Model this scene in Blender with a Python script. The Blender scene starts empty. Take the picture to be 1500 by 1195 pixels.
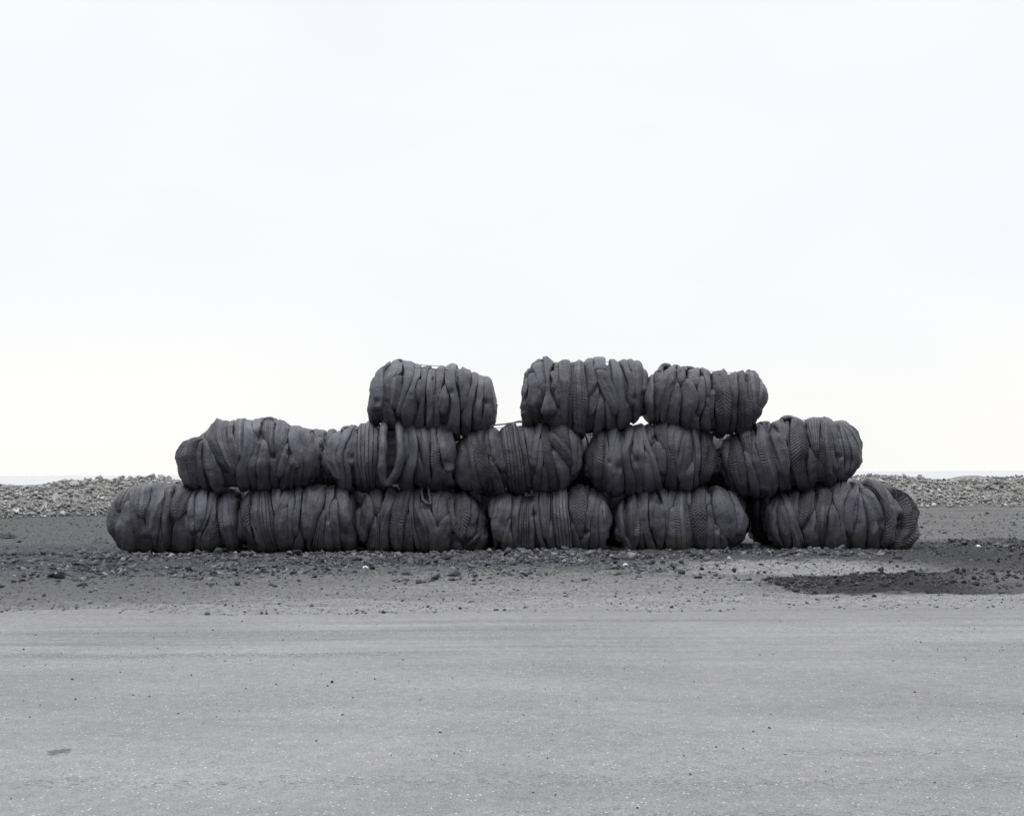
import bpy, bmesh, math, random
import numpy as np
from mathutils import Vector

SC = bpy.context.scene
COL = SC.collection
R = math.radians
rng = np.random.default_rng(11)
rnd = random.Random(5)

# ------------------------------------------------------------------ camera figures
F, CX, HY = 1650.0, 750.0, 693.0        # focal length, principal point and horizon in photo pixels
CAMH, D = 1.25, 18.2                    # eye height, distance to the plane of the bales (y = 0)
ROLL = 0.00533


def unroll(px, py):
    dx, dy = px - CX, py - HY
    return dx - dy * ROLL, dy + dx * ROLL


def at(px, py, y=0.0):
    dx, dy = unroll(px, py)
    d = D + y
    return dx / F * d, y, CAMH - dy / F * d


def on_ground(px, py):
    dx, dy = unroll(px, py)
    d = CAMH * F / max(dy, 1.0)
    return dx / F * d, d - D


# ------------------------------------------------------------------ noise on arrays
def _hash(ix, iy, iz, seed):
    h = (ix * 374761393 + iy * 668265263 + iz * 2147483647 + seed * 1274126177) & 0xFFFFFFFF
    h = ((h ^ (h >> 13)) * 1274126177) & 0xFFFFFFFF
    return ((h ^ (h >> 16)) & 0xFFFF) / 32767.5 - 1.0


def vnoise(x, y, z, seed=0):
    x, y, z = np.broadcast_arrays(np.asarray(x, float), np.asarray(y, float), np.asarray(z, float))
    ix, iy, iz = (np.floor(v).astype(np.int64) for v in (x, y, z))
    fx, fy, fz = x - ix, y - iy, z - iz
    fx, fy, fz = (f * f * f * (f * (f * 6 - 15) + 10) for f in (fx, fy, fz))
    out = 0
    for a in (0, 1):
        for b in (0, 1):
            for c in (0, 1):
                w = (fx if a else 1 - fx) * (fy if b else 1 - fy) * (fz if c else 1 - fz)
                out = out + w * _hash(ix + a, iy + b, iz + c, seed)
    return out


def fbm(x, y, z, seed=0, octs=3):
    s, a = 0, 1.0
    for o in range(octs):
        s = s + a * vnoise(x * 2 ** o + 7.3 * o, y * 2 ** o, z * 2 ** o + 3.1 * o, seed + o)
        a *= 0.5
    return s


# ------------------------------------------------------------------ materials
def new_mat(name):
    m = bpy.data.materials.new(name)
    m.use_nodes = True
    nt = m.node_tree
    b = nt.nodes['Principled BSDF']
    return m, nt, b


class NT:
    """tiny helper for writing node graphs"""
    def __init__(s, nt):
        s.nt = nt

    def n(s, typ, **kw):
        nd = s.nt.nodes.new(typ)
        for k, v in kw.items():
            setattr(nd, k, v)
        return nd

    def link(s, a, b):
        s.nt.links.new(a, b)

    def val(s, sock, v):
        if hasattr(v, 'is_linked') or isinstance(v, bpy.types.NodeSocket):
            s.link(v, sock)
        else:
            sock.default_value = v

    def math(s, op, a, b=0.0, c=None, clamp=False):
        nd = s.n('ShaderNodeMath', operation=op, use_clamp=clamp)
        s.val(nd.inputs[0], a)
        s.val(nd.inputs[1], b)
        if c is not None:
            s.val(nd.inputs[2], c)
        return nd.outputs[0]

    def noise(s, vec, scale, detail=3.0, rough=0.55, dist=0.0):
        nd = s.n('ShaderNodeTexNoise')
        if vec is not None:
            s.link(vec, nd.inputs['Vector'])
        nd.inputs['Scale'].default_value = scale
        nd.inputs['Detail'].default_value = detail
        nd.inputs['Roughness'].default_value = rough
        nd.inputs['Distortion'].default_value = dist
        return nd.outputs['Fac']

    def voro(s, vec, scale, feature='F1', out='Distance', rand=1.0):
        nd = s.n('ShaderNodeTexVoronoi', feature=feature)
        s.link(vec, nd.inputs['Vector'])
        nd.inputs['Scale'].default_value = scale
        nd.inputs['Randomness'].default_value = rand
        return nd.outputs[out]

    def ramp(s, fac, stops):
        nd = s.n('ShaderNodeValToRGB')
        el = nd.color_ramp.elements
        while len(el) < len(stops):
            el.new(0.5)
        for e, (p, c) in zip(el, stops):
            e.position = p
            e.color = (c[0], c[1], c[2], 1) if not isinstance(c, (int, float)) else (c, c, c, 1)
        s.link(fac, nd.inputs[0])
        return nd.outputs[0]

    def smooth(s, x, lo, hi):
        nd = s.n('ShaderNodeMapRange', interpolation_type='SMOOTHSTEP')
        s.val(nd.inputs[0], x)
        nd.inputs[1].default_value = lo
        nd.inputs[2].default_value = hi
        return nd.outputs[0]

    def mix(s, fac, a, b):
        nd = s.n('ShaderNodeMix', data_type='RGBA')
        s.val(nd.inputs[0], fac)
        for i, v in ((6, a), (7, b)):
            if isinstance(v, bpy.types.NodeSocket):
                s.link(v, nd.inputs[i])
            else:
                nd.inputs[i].default_value = (*v, 1)
        return nd.outputs[2]

    def scale_vec(s, vec, xyz):
        nd = s.n('ShaderNodeVectorMath', operation='MULTIPLY')
        s.link(vec, nd.inputs[0])
        nd.inputs[1].default_value = xyz
        return nd.outputs[0]

    def sep(s, vec):
        nd = s.n('ShaderNodeSeparateXYZ')
        s.link(vec, nd.inputs[0])
        return nd.outputs

    def bump(s, h, dist, strength=1.0, normal=None):
        nd = s.n('ShaderNodeBump')
        nd.inputs['Strength'].default_value = strength
        nd.inputs['Distance'].default_value = dist
        s.link(h, nd.inputs['Height'])
        if normal is not None:
            s.link(normal, nd.inputs['Normal'])
        return nd.outputs[0]

    def pos(s):
        return s.n('ShaderNodeNewGeometry').outputs['Position']


def rubber(kind):
    """dusty old rubber; kind picks the tread: 0 smooth inner side, 1 chevrons, 2 straight grooves, 3 shoulder ribs, 4 blocks"""
    m, nt, b = new_mat('rubber_%s' % ('smooth', 'chevron', 'grooved', 'ribbed', 'blocked')[kind])
    g = NT(nt)
    uv = g.n('ShaderNodeUVMap').outputs[0]
    u, v, _ = g.sep(uv)
    P = g.pos()
    rd = g.n('ShaderNodeObjectInfo').outputs['Random']
    big = g.noise(P, 2.3, 4, 0.6)
    fine = g.noise(P, 38, 3, 0.7)
    dust = g.math('ADD', g.math('MULTIPLY', big, 0.75), g.math('MULTIPLY', fine, 0.35))
    col = g.ramp(dust, [(0.34, (0.041, 0.040, 0.054)), (0.55, (0.076, 0.075, 0.092)), (0.78, (0.130, 0.128, 0.141))])
    # mud splashed up from the ground, and bales that lay out longer than others
    _, _, pz = g.sep(P)
    mud = g.math('MULTIPLY', g.smooth(g.math('ADD', pz, g.math('MULTIPLY_ADD', fine, 0.4, g.math('MULTIPLY_ADD', big, 0.6, -0.5))), 0.42, 0.02), 0.55)
    col = g.mix(mud, col, (0.150, 0.144, 0.136))
    age = g.noise(P, 0.55, 2, 0.5)
    hsv = g.n('ShaderNodeHueSaturation')
    g.link(col, hsv.inputs['Color'])
    g.link(g.math('MULTIPLY_ADD', rd, 0.5, g.math('MULTIPLY_ADD', age, 0.5, 0.46)), hsv.inputs['Value'])
    b.inputs['Roughness'].default_value = 0.46
    b.inputs['Specular IOR Level'].default_value = 0.5
    au = g.math('ABSOLUTE', u)
    # rolled grain and scuffs on all of them
    grain = g.noise(P, 62, 3, 0.75)
    lump = g.noise(P, 22, 3, 0.6)
    nrm = g.bump(lump, 0.022, 0.6)
    nrm = g.bump(grain, 0.014, 0.75, nrm)
    warp = g.math('MULTIPLY_ADD', big, 0.05, g.math('MULTIPLY', rd, 3.0))
    vv = g.math('ADD', v, warp)

    def wave(x, period, sharp):
        s_ = g.math('SINE', g.math('MULTIPLY', x, 6.2832 / period))
        return g.smooth(s_, -sharp, sharp)
    colgroove = None
    if kind == 0:
        h = wave(g.math('MULTIPLY', u, 1.0), 0.21, 0.9)
        nrm = g.bump(h, 0.003, 0.5, nrm)
    elif kind == 1:
        x = g.math('ADD', vv, g.math('MULTIPLY', au, 0.10))
        ch = wave(x, 0.045, 0.55)
        mask = g.smooth(au, 0.92, 0.80)
        mid = g.smooth(au, 0.03, 0.08)
        h = g.math('MULTIPLY', g.math('MULTIPLY', ch, mid), mask)
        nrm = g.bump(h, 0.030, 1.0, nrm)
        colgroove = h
    elif kind == 2:
        lines = g.math('PINGPONG', g.math('ADD', u, 1.0), 0.18)
        h = g.smooth(lines, 0.018, 0.05)
        sip = wave(vv, 0.040, 0.35)
        h2 = g.math('MULTIPLY', h, g.math('MULTIPLY_ADD', sip, 0.05, 0.95))
        nrm = g.bump(h2, 0.024, 1.0, nrm)
        colgroove = h
    elif kind == 3:
        rib = wave(g.math('MULTIPLY_ADD', u, 0.02, vv), 0.036, 0.7)
        mask = g.math('MULTIPLY', g.smooth(au, 0.30, 0.45), g.smooth(au, 1.0, 0.9))
        h = g.math('MULTIPLY_ADD', g.math('SUBTRACT', rib, 1.0), mask, 1.0)
        ln = g.smooth(g.math('ABSOLUTE', g.math('SUBTRACT', au, 0.28)), 0.02, 0.07)
        h = g.math('MULTIPLY', h, ln)
        nrm = g.bump(h, 0.009, 0.9, nrm)
        colgroove = h
    else:
        tri = g.math('PINGPONG', g.math('ADD', u, 1.0), 0.25)
        x = g.math('ADD', vv, g.math('MULTIPLY', tri, 0.16))
        ch = wave(x, 0.048, 0.5)
        h = g.math('MULTIPLY', ch, g.smooth(au, 0.98, 0.88))
        nrm = g.bump(h, 0.030, 1.0, nrm)
        colgroove = h
    out = hsv.outputs[0]
    if colgroove is not None:                      # grooves get a darker colour than the tread around them
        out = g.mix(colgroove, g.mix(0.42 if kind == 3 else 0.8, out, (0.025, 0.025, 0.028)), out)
    # scuffed, dusty shoulders; their pale edge is also a painted rim highlight
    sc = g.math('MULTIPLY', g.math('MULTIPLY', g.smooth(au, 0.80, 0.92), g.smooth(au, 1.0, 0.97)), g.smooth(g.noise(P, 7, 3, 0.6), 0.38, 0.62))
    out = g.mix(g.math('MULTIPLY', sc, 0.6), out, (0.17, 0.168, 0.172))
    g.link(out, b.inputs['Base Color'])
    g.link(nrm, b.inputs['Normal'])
    return m


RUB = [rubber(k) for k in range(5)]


def stone_mat(name, dark, mid, light, warm=None):
    m, nt, b = new_mat(name)
    g = NT(nt)
    P = g.pos()
    rd = g.n('ShaderNodeNewGeometry').outputs['Random Per Island']
    ro = g.n('ShaderNodeObjectInfo').outputs['Random']
    k = g.math('FRACT', g.math('ADD', rd, ro))
    col = g.ramp(k, [(0.0, dark), (0.4, mid), (0.7, mid), (1.0, light)])
    n1 = g.noise(P, 9, 4, 0.65)
    n2 = g.noise(P, 60, 3, 0.7)
    hsv = g.n('ShaderNodeHueSaturation')
    g.link(col, hsv.inputs['Color'])
    g.link(g.math('MULTIPLY_ADD', n1, 0.5, g.math('MULTIPLY_ADD', n2, 0.5, 0.5)), hsv.inputs['Value'])
    g.link(hsv.outputs[0], b.inputs['Base Color'])
    b.inputs['Roughness'].default_value = 0.93
    b.inputs['Specular IOR Level'].default_value = 0.2
    nrm = g.bump(n1, 0.03, 0.7)
    nrm = g.bump(n2, 0.012, 0.7, nrm)
    g.link(nrm, b.inputs['Normal'])
    return m


M_LAVA = stone_mat('dark_stone', (0.030, 0.031, 0.037), (0.098, 0.100, 0.112), (0.22, 0.22, 0.226))
M_CLOD = stone_mat('black_clod', (0.018, 0.018, 0.020), (0.045, 0.045, 0.049), (0.12, 0.12, 0.125))
M_RUBBLE = stone_mat('pale_stone', (0.17, 0.17, 0.165), (0.30, 0.299, 0.292), (0.50, 0.50, 0.49))


def plain(name, col, rough=0.8, metal=0.0, bumpscale=40, bumpd=0.004):
    m, nt, b = new_mat(name)
    g = NT(nt)
    P = g.pos()
    n = g.noise(P, bumpscale, 4, 0.6)
    c = g.mix(n, [v * 0.6 for v in col], [min(1, v * 1.3) for v in col])
    g.link(c, b.inputs['Base Color'])
    b.inputs['Roughness'].default_value = rough
    b.inputs['Metallic'].default_value = metal
    g.link(g.bump(n, bumpd, 0.8), b.inputs['Normal'])
    return m


M_WIRE = plain('rusty_wire', (0.07, 0.065, 0.065), 0.6, 0.6)
M_WOOD = plain('weathered_wood', (0.23, 0.21, 0.185), 0.85)
M_DARKWOOD = plain('dark_wet_wood', (0.07, 0.065, 0.06), 0.8)
M_PAPER = plain('white_scrap', (0.55, 0.56, 0.57), 0.6)
M_BLUE = plain('blue_plastic', (0.16, 0.20, 0.30), 0.4)
M_BLACKSCRAP = plain('black_scrap', (0.045, 0.045, 0.05), 0.7)


# ------------------------------------------------------------------ object helpers
def tag(o, label, cat, group=None, kind=None):
    if label:
        o['label'] = label
    if cat:
        o['category'] = cat
    if group:
        o['group'] = group
    if kind:
        o['kind'] = kind
    return o


def mesh_obj(name, verts, faces, mat, parent=None, uv=None, smooth=True):
    me = bpy.data.meshes.new(name)
    verts = np.asarray(verts, float)
    if isinstance(faces, np.ndarray):
        k = faces.shape[1]
        me.vertices.add(len(verts))
        me.vertices.foreach_set('co', verts.ravel())
        me.loops.add(faces.size)
        me.loops.foreach_set('vertex_index', faces.ravel().astype(np.int32))
        me.polygons.add(len(faces))
        me.polygons.foreach_set('loop_start', np.arange(0, faces.size, k, dtype=np.int32))
        me.update(calc_edges=True)
        me.validate()
    else:
        me.from_pydata([tuple(v) for v in verts], [], faces)
    if uv is not None:
        l = me.uv_layers.new(name='UVMap')
        idx = np.empty(len(me.loops), np.int32)
        me.loops.foreach_get('vertex_index', idx)
        l.data.foreach_set('uv', np.asarray(uv, float)[idx].ravel())
    me.materials.append(mat)
    if smooth:
        me.polygons.foreach_set('use_smooth', np.ones(len(me.polygons), bool))
    o = bpy.data.objects.new(name, me)
    COL.objects.link(o)
    if parent is not None:
        o.parent = parent
    return o


def empty(name, loc):
    o = bpy.data.objects.new(name, None)
    o.empty_display_size = 0.2
    COL.objects.link(o)
    o.location = loc
    return o


def grid_faces(nr, nc, wrap_r=False, wrap_c=False):
    r = np.arange(nr if wrap_r else nr - 1)
    c = np.arange(nc if wrap_c else nc - 1)
    rr, cc = np.meshgrid(r, c, indexing='ij')
    r2, c2 = (rr + 1) % nr, (cc + 1) % nc
    return np.stack([rr * nc + cc, rr * nc + c2, r2 * nc + c2, r2 * nc + cc], -1).reshape(-1, 4)


def tube(path, radius, closed=False, nseg=8, flat=None):
    """tube round a list of points; radius a number or a list; flat = (axis, factor) squashes the section along a world axis"""
    P = np.asarray(path, float)
    n = len(P)
    rad = np.full(n, radius) if np.isscalar(radius) else np.asarray(radius, float)
    T = np.roll(P, -1, 0) - np.roll(P, 1, 0)
    if not closed:
        T[0], T[-1] = P[1] - P[0], P[-1] - P[-2]
    T /= np.linalg.norm(T, axis=1)[:, None] + 1e-9
    ref = np.array([0, 1.0, 0])
    N = np.cross(T, ref)
    bad = np.linalg.norm(N, axis=1) < 0.15
    N[bad] = np.cross(T[bad], [0.3, 0.1, 1.0])
    N /= np.linalg.norm(N, axis=1)[:, None]
    B = np.cross(T, N)
    a = np.linspace(0, 2 * math.pi, nseg, endpoint=False)
    off = np.cos(a)[None, :, None] * N[:, None] + np.sin(a)[None, :, None] * B[:, None]
    if flat:
        off[..., flat[0]] *= flat[1]
    V = P[:, None] + off * rad[:, None, None]
    V = V.reshape(-1, 3)
    Fc = grid_faces(n, nseg, closed, True)
    faces = [tuple(f) for f in Fc]
    if not closed:
        faces.append(tuple(range(nseg - 1, -1, -1)))
        faces.append(tuple((n - 1) * nseg + i for i in range(nseg)))
    s = np.concatenate([[0], np.cumsum(np.linalg.norm(np.diff(P, axis=0), axis=1))])
    uv = np.stack([np.tile(np.linspace(-1, 1, nseg), n), np.repeat(s, nseg)], -1)
    return V, faces, uv


def smooth_path(pts, n, closed=False):
    P = np.asarray(pts, float)
    m = len(P)
    out = []
    seg = m if closed else m - 1
    for i in range(seg):
        p0 = P[(i - 1) % m] if closed or i > 0 else P[0]
        p1, p2 = P[i], P[(i + 1) % m]
        p3 = P[(i + 2) % m] if closed or i + 2 < m else P[-1]
        for t in np.linspace(0, 1, n, endpoint=False):
            out.append(0.5 * ((2 * p1) + (-p0 + p2) * t + (2 * p0 - 5 * p1 + 4 * p2 - p3) * t * t + (-p0 + 3 * p1 - 3 * p2 + p3) * t ** 3))
    if not closed:
        out.append(P[-1])
    return np.array(out)


# ------------------------------------------------------------------ tyre bales
NEXP = 2.25                   # roundness of the roll's section


class Bale:
    def __init__(s, origin, outline, depth, yc=0.0, seed=0):
        """outline: (X, top, bottom) in enlarged-crop figures of the photo; gives the roll's centre line and radius along x"""
        s.ox, s.oy, s.yc, s.seed = origin[0], origin[1], yc, seed
        o = np.array(outline, float)
        xs, zt, zb = [], [], []
        if 550 < origin[1] < 650 or origin[1] == 510:
            o[:, 2] += 10 if origin[1] != 510 else 30
        if origin[1] == 690:
            o[:, 1] -= 8
            o[:, 2] += 8
        for X, t, b in o:
            x1, _, z1 = s.w(X, t, 0)
            x2, _, z2 = s.w(X, b, 0)
            xs.append((x1 + x2) / 2)
            zt.append(z1)
            zb.append(z2)
        xs, zt, zb = map(np.array, (xs, zt, zb))
        mid_, half_ = (xs[0] + xs[-1]) / 2, (xs[-1] - xs[0]) / 2
        xs = mid_ + (xs - mid_) * (half_ - (0.035 if origin[1] in (510, 0) else 0.0)) / half_
        # close both noses with a rounded end
        for end in (0, -1):
            zm, hh = (zt[end] + zb[end]) / 2, (zt[end] - zb[end]) / 2
            hh = max(hh, 0.05)
            ex, et, eb = [], [], []
            for k in (0.4, 0.75, 0.95, 1.0):
                f = math.sqrt(1 - k * k) * 0.85 + 0.15
                ex.append(0.025 * k)
                et.append(zm + hh * f)
                eb.append(zm - hh * f)
            if end == 0:
                xs = np.r_[(xs[0] - np.array(ex))[::-1], xs]
                zt, zb = np.r_[et[::-1], zt], np.r_[eb[::-1], zb]
            else:
                xs = np.r_[xs, xs[-1] + np.array(ex)]
                zt, zb = np.r_[zt, et], np.r_[zb, eb]
        s.x0, s.x1 = xs[0], xs[-1]
        g = np.linspace(s.x0, s.x1, 200)
        zt_, zb_ = np.interp(g, xs, zt), np.interp(g, xs, zb)
        k = np.exp(-np.linspace(-2, 2, 5) ** 2)
        k /= k.sum()
        pad = lambda a: np.convolve(np.pad(a, 2, mode='edge'), k, 'valid')
        s.gx, s.zt, s.zb = g, pad(zt_), pad(zb_)
        s.rmax = ((s.zt - s.zb) / 2).max()
        s.depth = depth
        s.shrink = 0.030

    def w(s, X, Y, y):
        return at(s.ox + X / 6.0, s.oy + Y / 6.0, s.yc + y)

    def prof(s, x):
        zt, zb = np.interp(x, s.gx, s.zt), np.interp(x, s.gx, s.zb)
        r = np.maximum((zt - zb) / 2 - s.shrink, 0.03)
        return (zt + zb) / 2, r, s.depth * (r / s.rmax) ** 0.75

    def surf(s, x, th):
        zc, rz, ry = s.prof(np.clip(x, s.x0, s.x1))
        c, sn = np.cos(th), np.sin(th)
        e = 2 / NEXP
        y = -ry * np.sign(c) * np.abs(c) ** e
        z = zc + rz * np.sign(sn) * np.abs(sn) ** e
        return np.stack([x + 0 * y, s.yc + y, z], -1)

    def normal(s, x, th):
        e = 0.012
        tx = s.surf(x + e, th) - s.surf(x - e, th)
        tt = s.surf(x, th + e) - s.surf(x, th - e)
        n = np.cross(tx, tt)
        n /= np.linalg.norm(n, axis=-1)[..., None] + 1e-9
        mid = s.surf(x, th)
        zc, _, _ = s.prof(x)
        out = mid - np.stack([x * 0 + (s.x0 + s.x1) / 2 * 0.25 + x * 0.75, x * 0 + s.yc, zc], -1)
        f = np.sign((n * out).sum(-1))
        f[f == 0] = 1
        return n * f[..., None]

    def front(s, X, Y):
        """a crop point onto the near side of the roll: (x, angle)"""
        y = -s.depth * 0.8
        for _ in range(5):
            x, _, z = s.w(X, Y, y)
            zc, rz, ry = s.prof(min(max(x, s.x0 + 0.02), s.x1 - 0.02))
            rz = rz + s.shrink * 0.8
            q = min(max((z - zc) / rz, -0.995), 0.995)
            sn = math.copysign(abs(q) ** (NEXP / 2), q)
            th = math.asin(sn)
            y = -ry * math.cos(th) ** (2 / NEXP)
        return x, th


def band_mesh(bl, th, xl, xr, H, lift, twist, seed, dents, closed, dive=None):
    """one flattened tyre laid round the roll. th, xl, xr: samples along it; H the height of its arched section"""
    n = len(th)
    nc = 23
    r = random.Random(seed * 3 + 1)
    q = np.linspace(-1, 1, nc)
    su = np.sin(q * math.pi / 2)
    hu = (1 - np.abs(su) ** 11.0).clip(0) ** 0.5
    arc = np.concatenate([[0], np.cumsum(np.abs(np.diff(th)) * bl.rmax)])
    wob = 0.011 * fbm(arc * 2.6, seed * 1.3, 0.2, seed, 2)
    wob2 = 0.008 * fbm(arc * 3.4, seed * 2.3, 5.2, seed, 2)
    if closed:
        wob, wob2 = wob * np.clip(arc / .2, 0, 1) * np.clip((arc[-1] - arc) / .2, 0, 1), wob2 * 0
    xl, xr = xl + wob - wob2, xr + wob + wob2
    xm, hw = (xl + xr) / 2, (xr - xl) / 2
    X = np.clip(xm[:, None] + hw[:, None] * su[None, :], bl.x0 + 0.006, bl.x1 - 0.006)
    TH = np.repeat(th[:, None], nc, 1)
    off = H * (hu[None, :] - 1.0) + lift
    # lies like a shingle: one edge stands proud, the other slips under its neighbour
    tw = twist * np.minimum(hw, 0.16)[:, None]
    off = off + tw * su[None, :] - 0.17 * np.minimum(hw, 0.2)[:, None] * su[None, :] ** 2
    U = su[None, :] * hw[:, None]
    A = arc[:, None]
    # long folds pressed in by the baling press: soft ones and sharp ones
    fold = fbm(U * 9.0 + seed, A * 1.6 + 0 * U, seed * 1.7, seed, 2)
    ridge = 1 - np.abs(vnoise(U * 11.0 + A * r.uniform(-2.2, 2.2) + seed, A * 2.0, seed * .7, seed + 3)) * 2.4
    am = 1.0 if r.random() < .65 else 1.9
    off = off + am * (0.016 * fold + 0.013 * np.clip(ridge, -.6, 1)) * np.minimum(hw / 0.10, 1.2)[:, None]
    # the shoulder lines between tread and side wall
    if r.random() < 0.7:
        for c in (-0.68, 0.68):
            off = off - 0.010 * np.exp(-((su[None, :] - c) / 0.07) ** 2) * np.minimum(hw / 0.09, 1.0)[:, None]
    wide = np.minimum(hw / 0.09, 1.0)[:, None]
    off = off * (0.55 + 0.45 * wide) + (-0.012) * (1 - wide)
    if dive is not None:
        off = off - dive[:, None]
    P = bl.surf(X, TH)
    Nn = bl.normal(np.clip(X, bl.x0 + .01, bl.x1 - .01), TH)
    edge_d = np.minimum(X - bl.x0, bl.x1 - X)
    off = off - 0.045 * np.exp(-(edge_d / 0.05) ** 2)
    lump = fbm(P[..., 0] * 4.5, P[..., 1] * 4.5, P[..., 2] * 4.5, bl.seed + 50, 3)
    off = off + 0.016 * lump
    for dx, dz, r, dep in dents:
        d2 = ((P[..., 0] - dx) ** 2 + (P[..., 2] - dz) ** 2) / r ** 2
        off = off - dep * np.exp(-d2) * (P[..., 1] < bl.yc)
    V = P + Nn * off[..., None]
    uv = np.stack([np.repeat(su[None, :], n, 0), np.repeat(arc[:, None], nc, 1)], -1)
    # the underside closes the band
    under = bl.surf(xm[:, None] + hw[:, None] * su[None, [nc - 1, 0]] * 0.7, np.repeat(th[:, None], 2, 1))
    un = bl.normal(np.clip(xm[:, None] + 0 * under[..., 0], bl.x0 + .01, bl.x1 - .01), np.repeat(th[:, None], 2, 1))
    under = under + un * (off[:, [nc - 1, 0]] - 0.05)[..., None]
    V = np.concatenate([V, under], 1)
    uv = np.concatenate([uv, uv[:, [nc - 1, 0]]], 1)
    Fc = grid_faces(n, nc + 2, closed, True)
    return V.reshape(-1, 3), Fc, uv.reshape(-1, 2)


def resample(keys, n, closed):
    """keys: (angle, xl, xr) sorted by angle, smooth curve through them"""
    k = np.array(sorted(keys))
    if closed:
        k3 = np.concatenate([k - [2 * math.pi, 0, 0], k, k + [2 * math.pi, 0, 0]])
        th = np.linspace(k[0, 0], k[0, 0] + 2 * math.pi, n, endpoint=False)
    else:
        k3 = k
        th = np.linspace(k[0, 0], k[-1, 0], n)
    dense = np.linspace(k3[0, 0], k3[-1, 0], 900)
    w = max(3, int(0.10 / (dense[1] - dense[0])))
    ker = np.hanning(2 * w + 1)
    ker /= ker.sum()
    out = []
    for c in (1, 2):
        v = np.interp(dense, k3[:, 0], k3[:, c])
        v = np.convolve(np.pad(v, w, mode='edge'), ker, 'valid')
        out.append(np.interp(th, dense, v))
    return th, out[0], out[1]


def add_strip(bl, root, kind, rows, lift, dents, idx):
    sd = bl.seed * 40 + idx
    r = random.Random(sd)
    if kind == 0 and r.random() < 0.33:
        kind = r.choice((1, 4))
    keys = []
    for Y, a, b in rows:
        xa, ta = bl.front(a, Y)
        xb, tb = bl.front(b, Y)
        _, tm = bl.front((a + b) / 2, Y)
        keys.append((tm, xa, xb))
    keys.sort()
    clean = [keys[0]]
    for k in keys[1:]:
        if k[0] - clean[-1][0] > 0.05:
            clean.append(k)
    keys = clean
    bot, top = keys[0], keys[-1]
    up, down = top[0] > 0.92, bot[0] < -0.72
    wmax = max(b - a for _, a, b in keys)
    back = r.uniform(0.8, 1.1) * wmax / 2
    closed = up and down
    dive = None
    if closed:
        mt, mb = (top[1] + top[2]) / 2, (bot[1] + bot[2]) / 2
        ht = max((top[2] - top[1]) / 2, 0.03)
        hb = max((bot[2] - bot[1]) / 2, 0.03)
        keys.append((max(1.62, top[0] + 0.1), mt - ht, mt + ht))
        for f, t in ((0.3, 2.4), (0.5, 3.14), (0.7, 3.9)):
            c = mt + (mb - mt) * f + r.uniform(-0.05, 0.05)
            keys.append((t, c - back, c + back))
        keys.append((min(4.65, bot[0] + 2 * math.pi - 0.1), mb - hb, mb + hb))
        th, xl, xr = resample(keys, 120, True)
    else:
        n0 = 70
        if up:
            c = (top[1] + top[2]) / 2
            h = max((top[2] - top[1]) / 2, 0.03)
            keys += [(max(1.7, top[0] + .1), c - h, c + h), (2.5, c - back, c + back), (3.3, c - back * .5, c + back * .5)]
            n0 += 30
        if down:
            c = (bot[1] + bot[2]) / 2
            h = max((bot[2] - bot[1]) / 2, 0.03)
            keys += [(min(-1.7, bot[0] - .1), c - h, c + h), (-2.4, c - back * .6, c + back * .6)]
            n0 += 20
        if not up:
            c, h = (top[1] + top[2]) / 2, (top[2] - top[1]) / 2
            keys += [(top[0] + 0.12, c - h * .55, c + h * .55), (top[0] + 0.26, c - h * .15, c + h * .15)]
        if not down:
            c, h = (bot[1] + bot[2]) / 2, (bot[2] - bot[1]) / 2
            keys += [(bot[0] - 0.12, c - h * .55, c + h * .55), (bot[0] - 0.26, c - h * .15, c + h * .15)]
        th, xl, xr = resample(keys, n0, False)
        dive = np.zeros(n0)
        s_ = th - th[0]
        e_ = th[-1] - th
        dive += 0.13 * np.clip(1 - s_ / 0.36, 0, 1) ** 1.6
        dive += 0.13 * np.clip(1 - e_ / 0.36, 0, 1) ** 1.6
    g = 0.075 * (xr - xl) / 2 + 0.010
    xl, xr = xl - g, xr + g
    wm = float(np.mean(xr - xl)) / 2
    H = min(0.12, 0.06 + 0.45 * wm)
    lf = lift + r.uniform(-0.008, 0.012)
    V, Fc, uv = band_mesh(bl, th, xl, xr, H, 0.042 + lf, r.choice([-1, 1, 1]) * r.uniform(0.15, 0.50), sd, dents, closed, dive)
    if kind in (1, 3, 4) and wm < 0.095:
        kind = 0                                  # a narrow fold shows the smooth side wall
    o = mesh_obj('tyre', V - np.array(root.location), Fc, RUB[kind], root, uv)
    if not closed:
        n = len(th)
        # the two open ends are buried in the roll
    return o


def add_core(bl, root, dents=()):
    n, mth = 70, 56
    t = np.linspace(0, 1, n)
    x = bl.x0 + 0.03 + (bl.x1 - bl.x0 - 0.06) * (0.5 - 0.5 * np.cos(math.pi * t))
    th = np.linspace(0, 2 * math.pi, mth, endpoint=False)
    X, TH = np.meshgrid(x, th, indexing='ij')
    P = bl.surf(X, TH)
    zc, rz, ry = bl.prof(x)
    C = np.stack([x, x * 0 + bl.yc, zc], -1)[:, None]
    k = (1 - 0.045 / np.maximum(rz, 0.1))
    lump = fbm(X * 9, P[..., 1] * 3, P[..., 2] * 3, bl.seed + 9, 3)
    P = C + (P - C) * (k[:, None] * (1 + 0.05 * lump))[..., None]
    for dx, dz, r_, dep in dents:
        if dep > 0.1:
            d2 = ((P[..., 0] - dx) ** 2 + (P[..., 2] - dz) ** 2) / r_ ** 2
            P[..., 1] += 1.3 * dep * np.exp(-d2) * (P[..., 1] < bl.yc)
    V = P.reshape(-1, 3)
    faces = [tuple(f) for f in grid_faces(n, mth, False, True)]
    faces.append(tuple(range(mth - 1, -1, -1)))
    faces.append(tuple((n - 1) * mth + i for i in range(mth)))
    uv = np.stack([X.ravel(), TH.ravel()], -1)
    mesh_obj('core', V - np.array(root.location), faces, RUB[0], root, uv)


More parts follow.
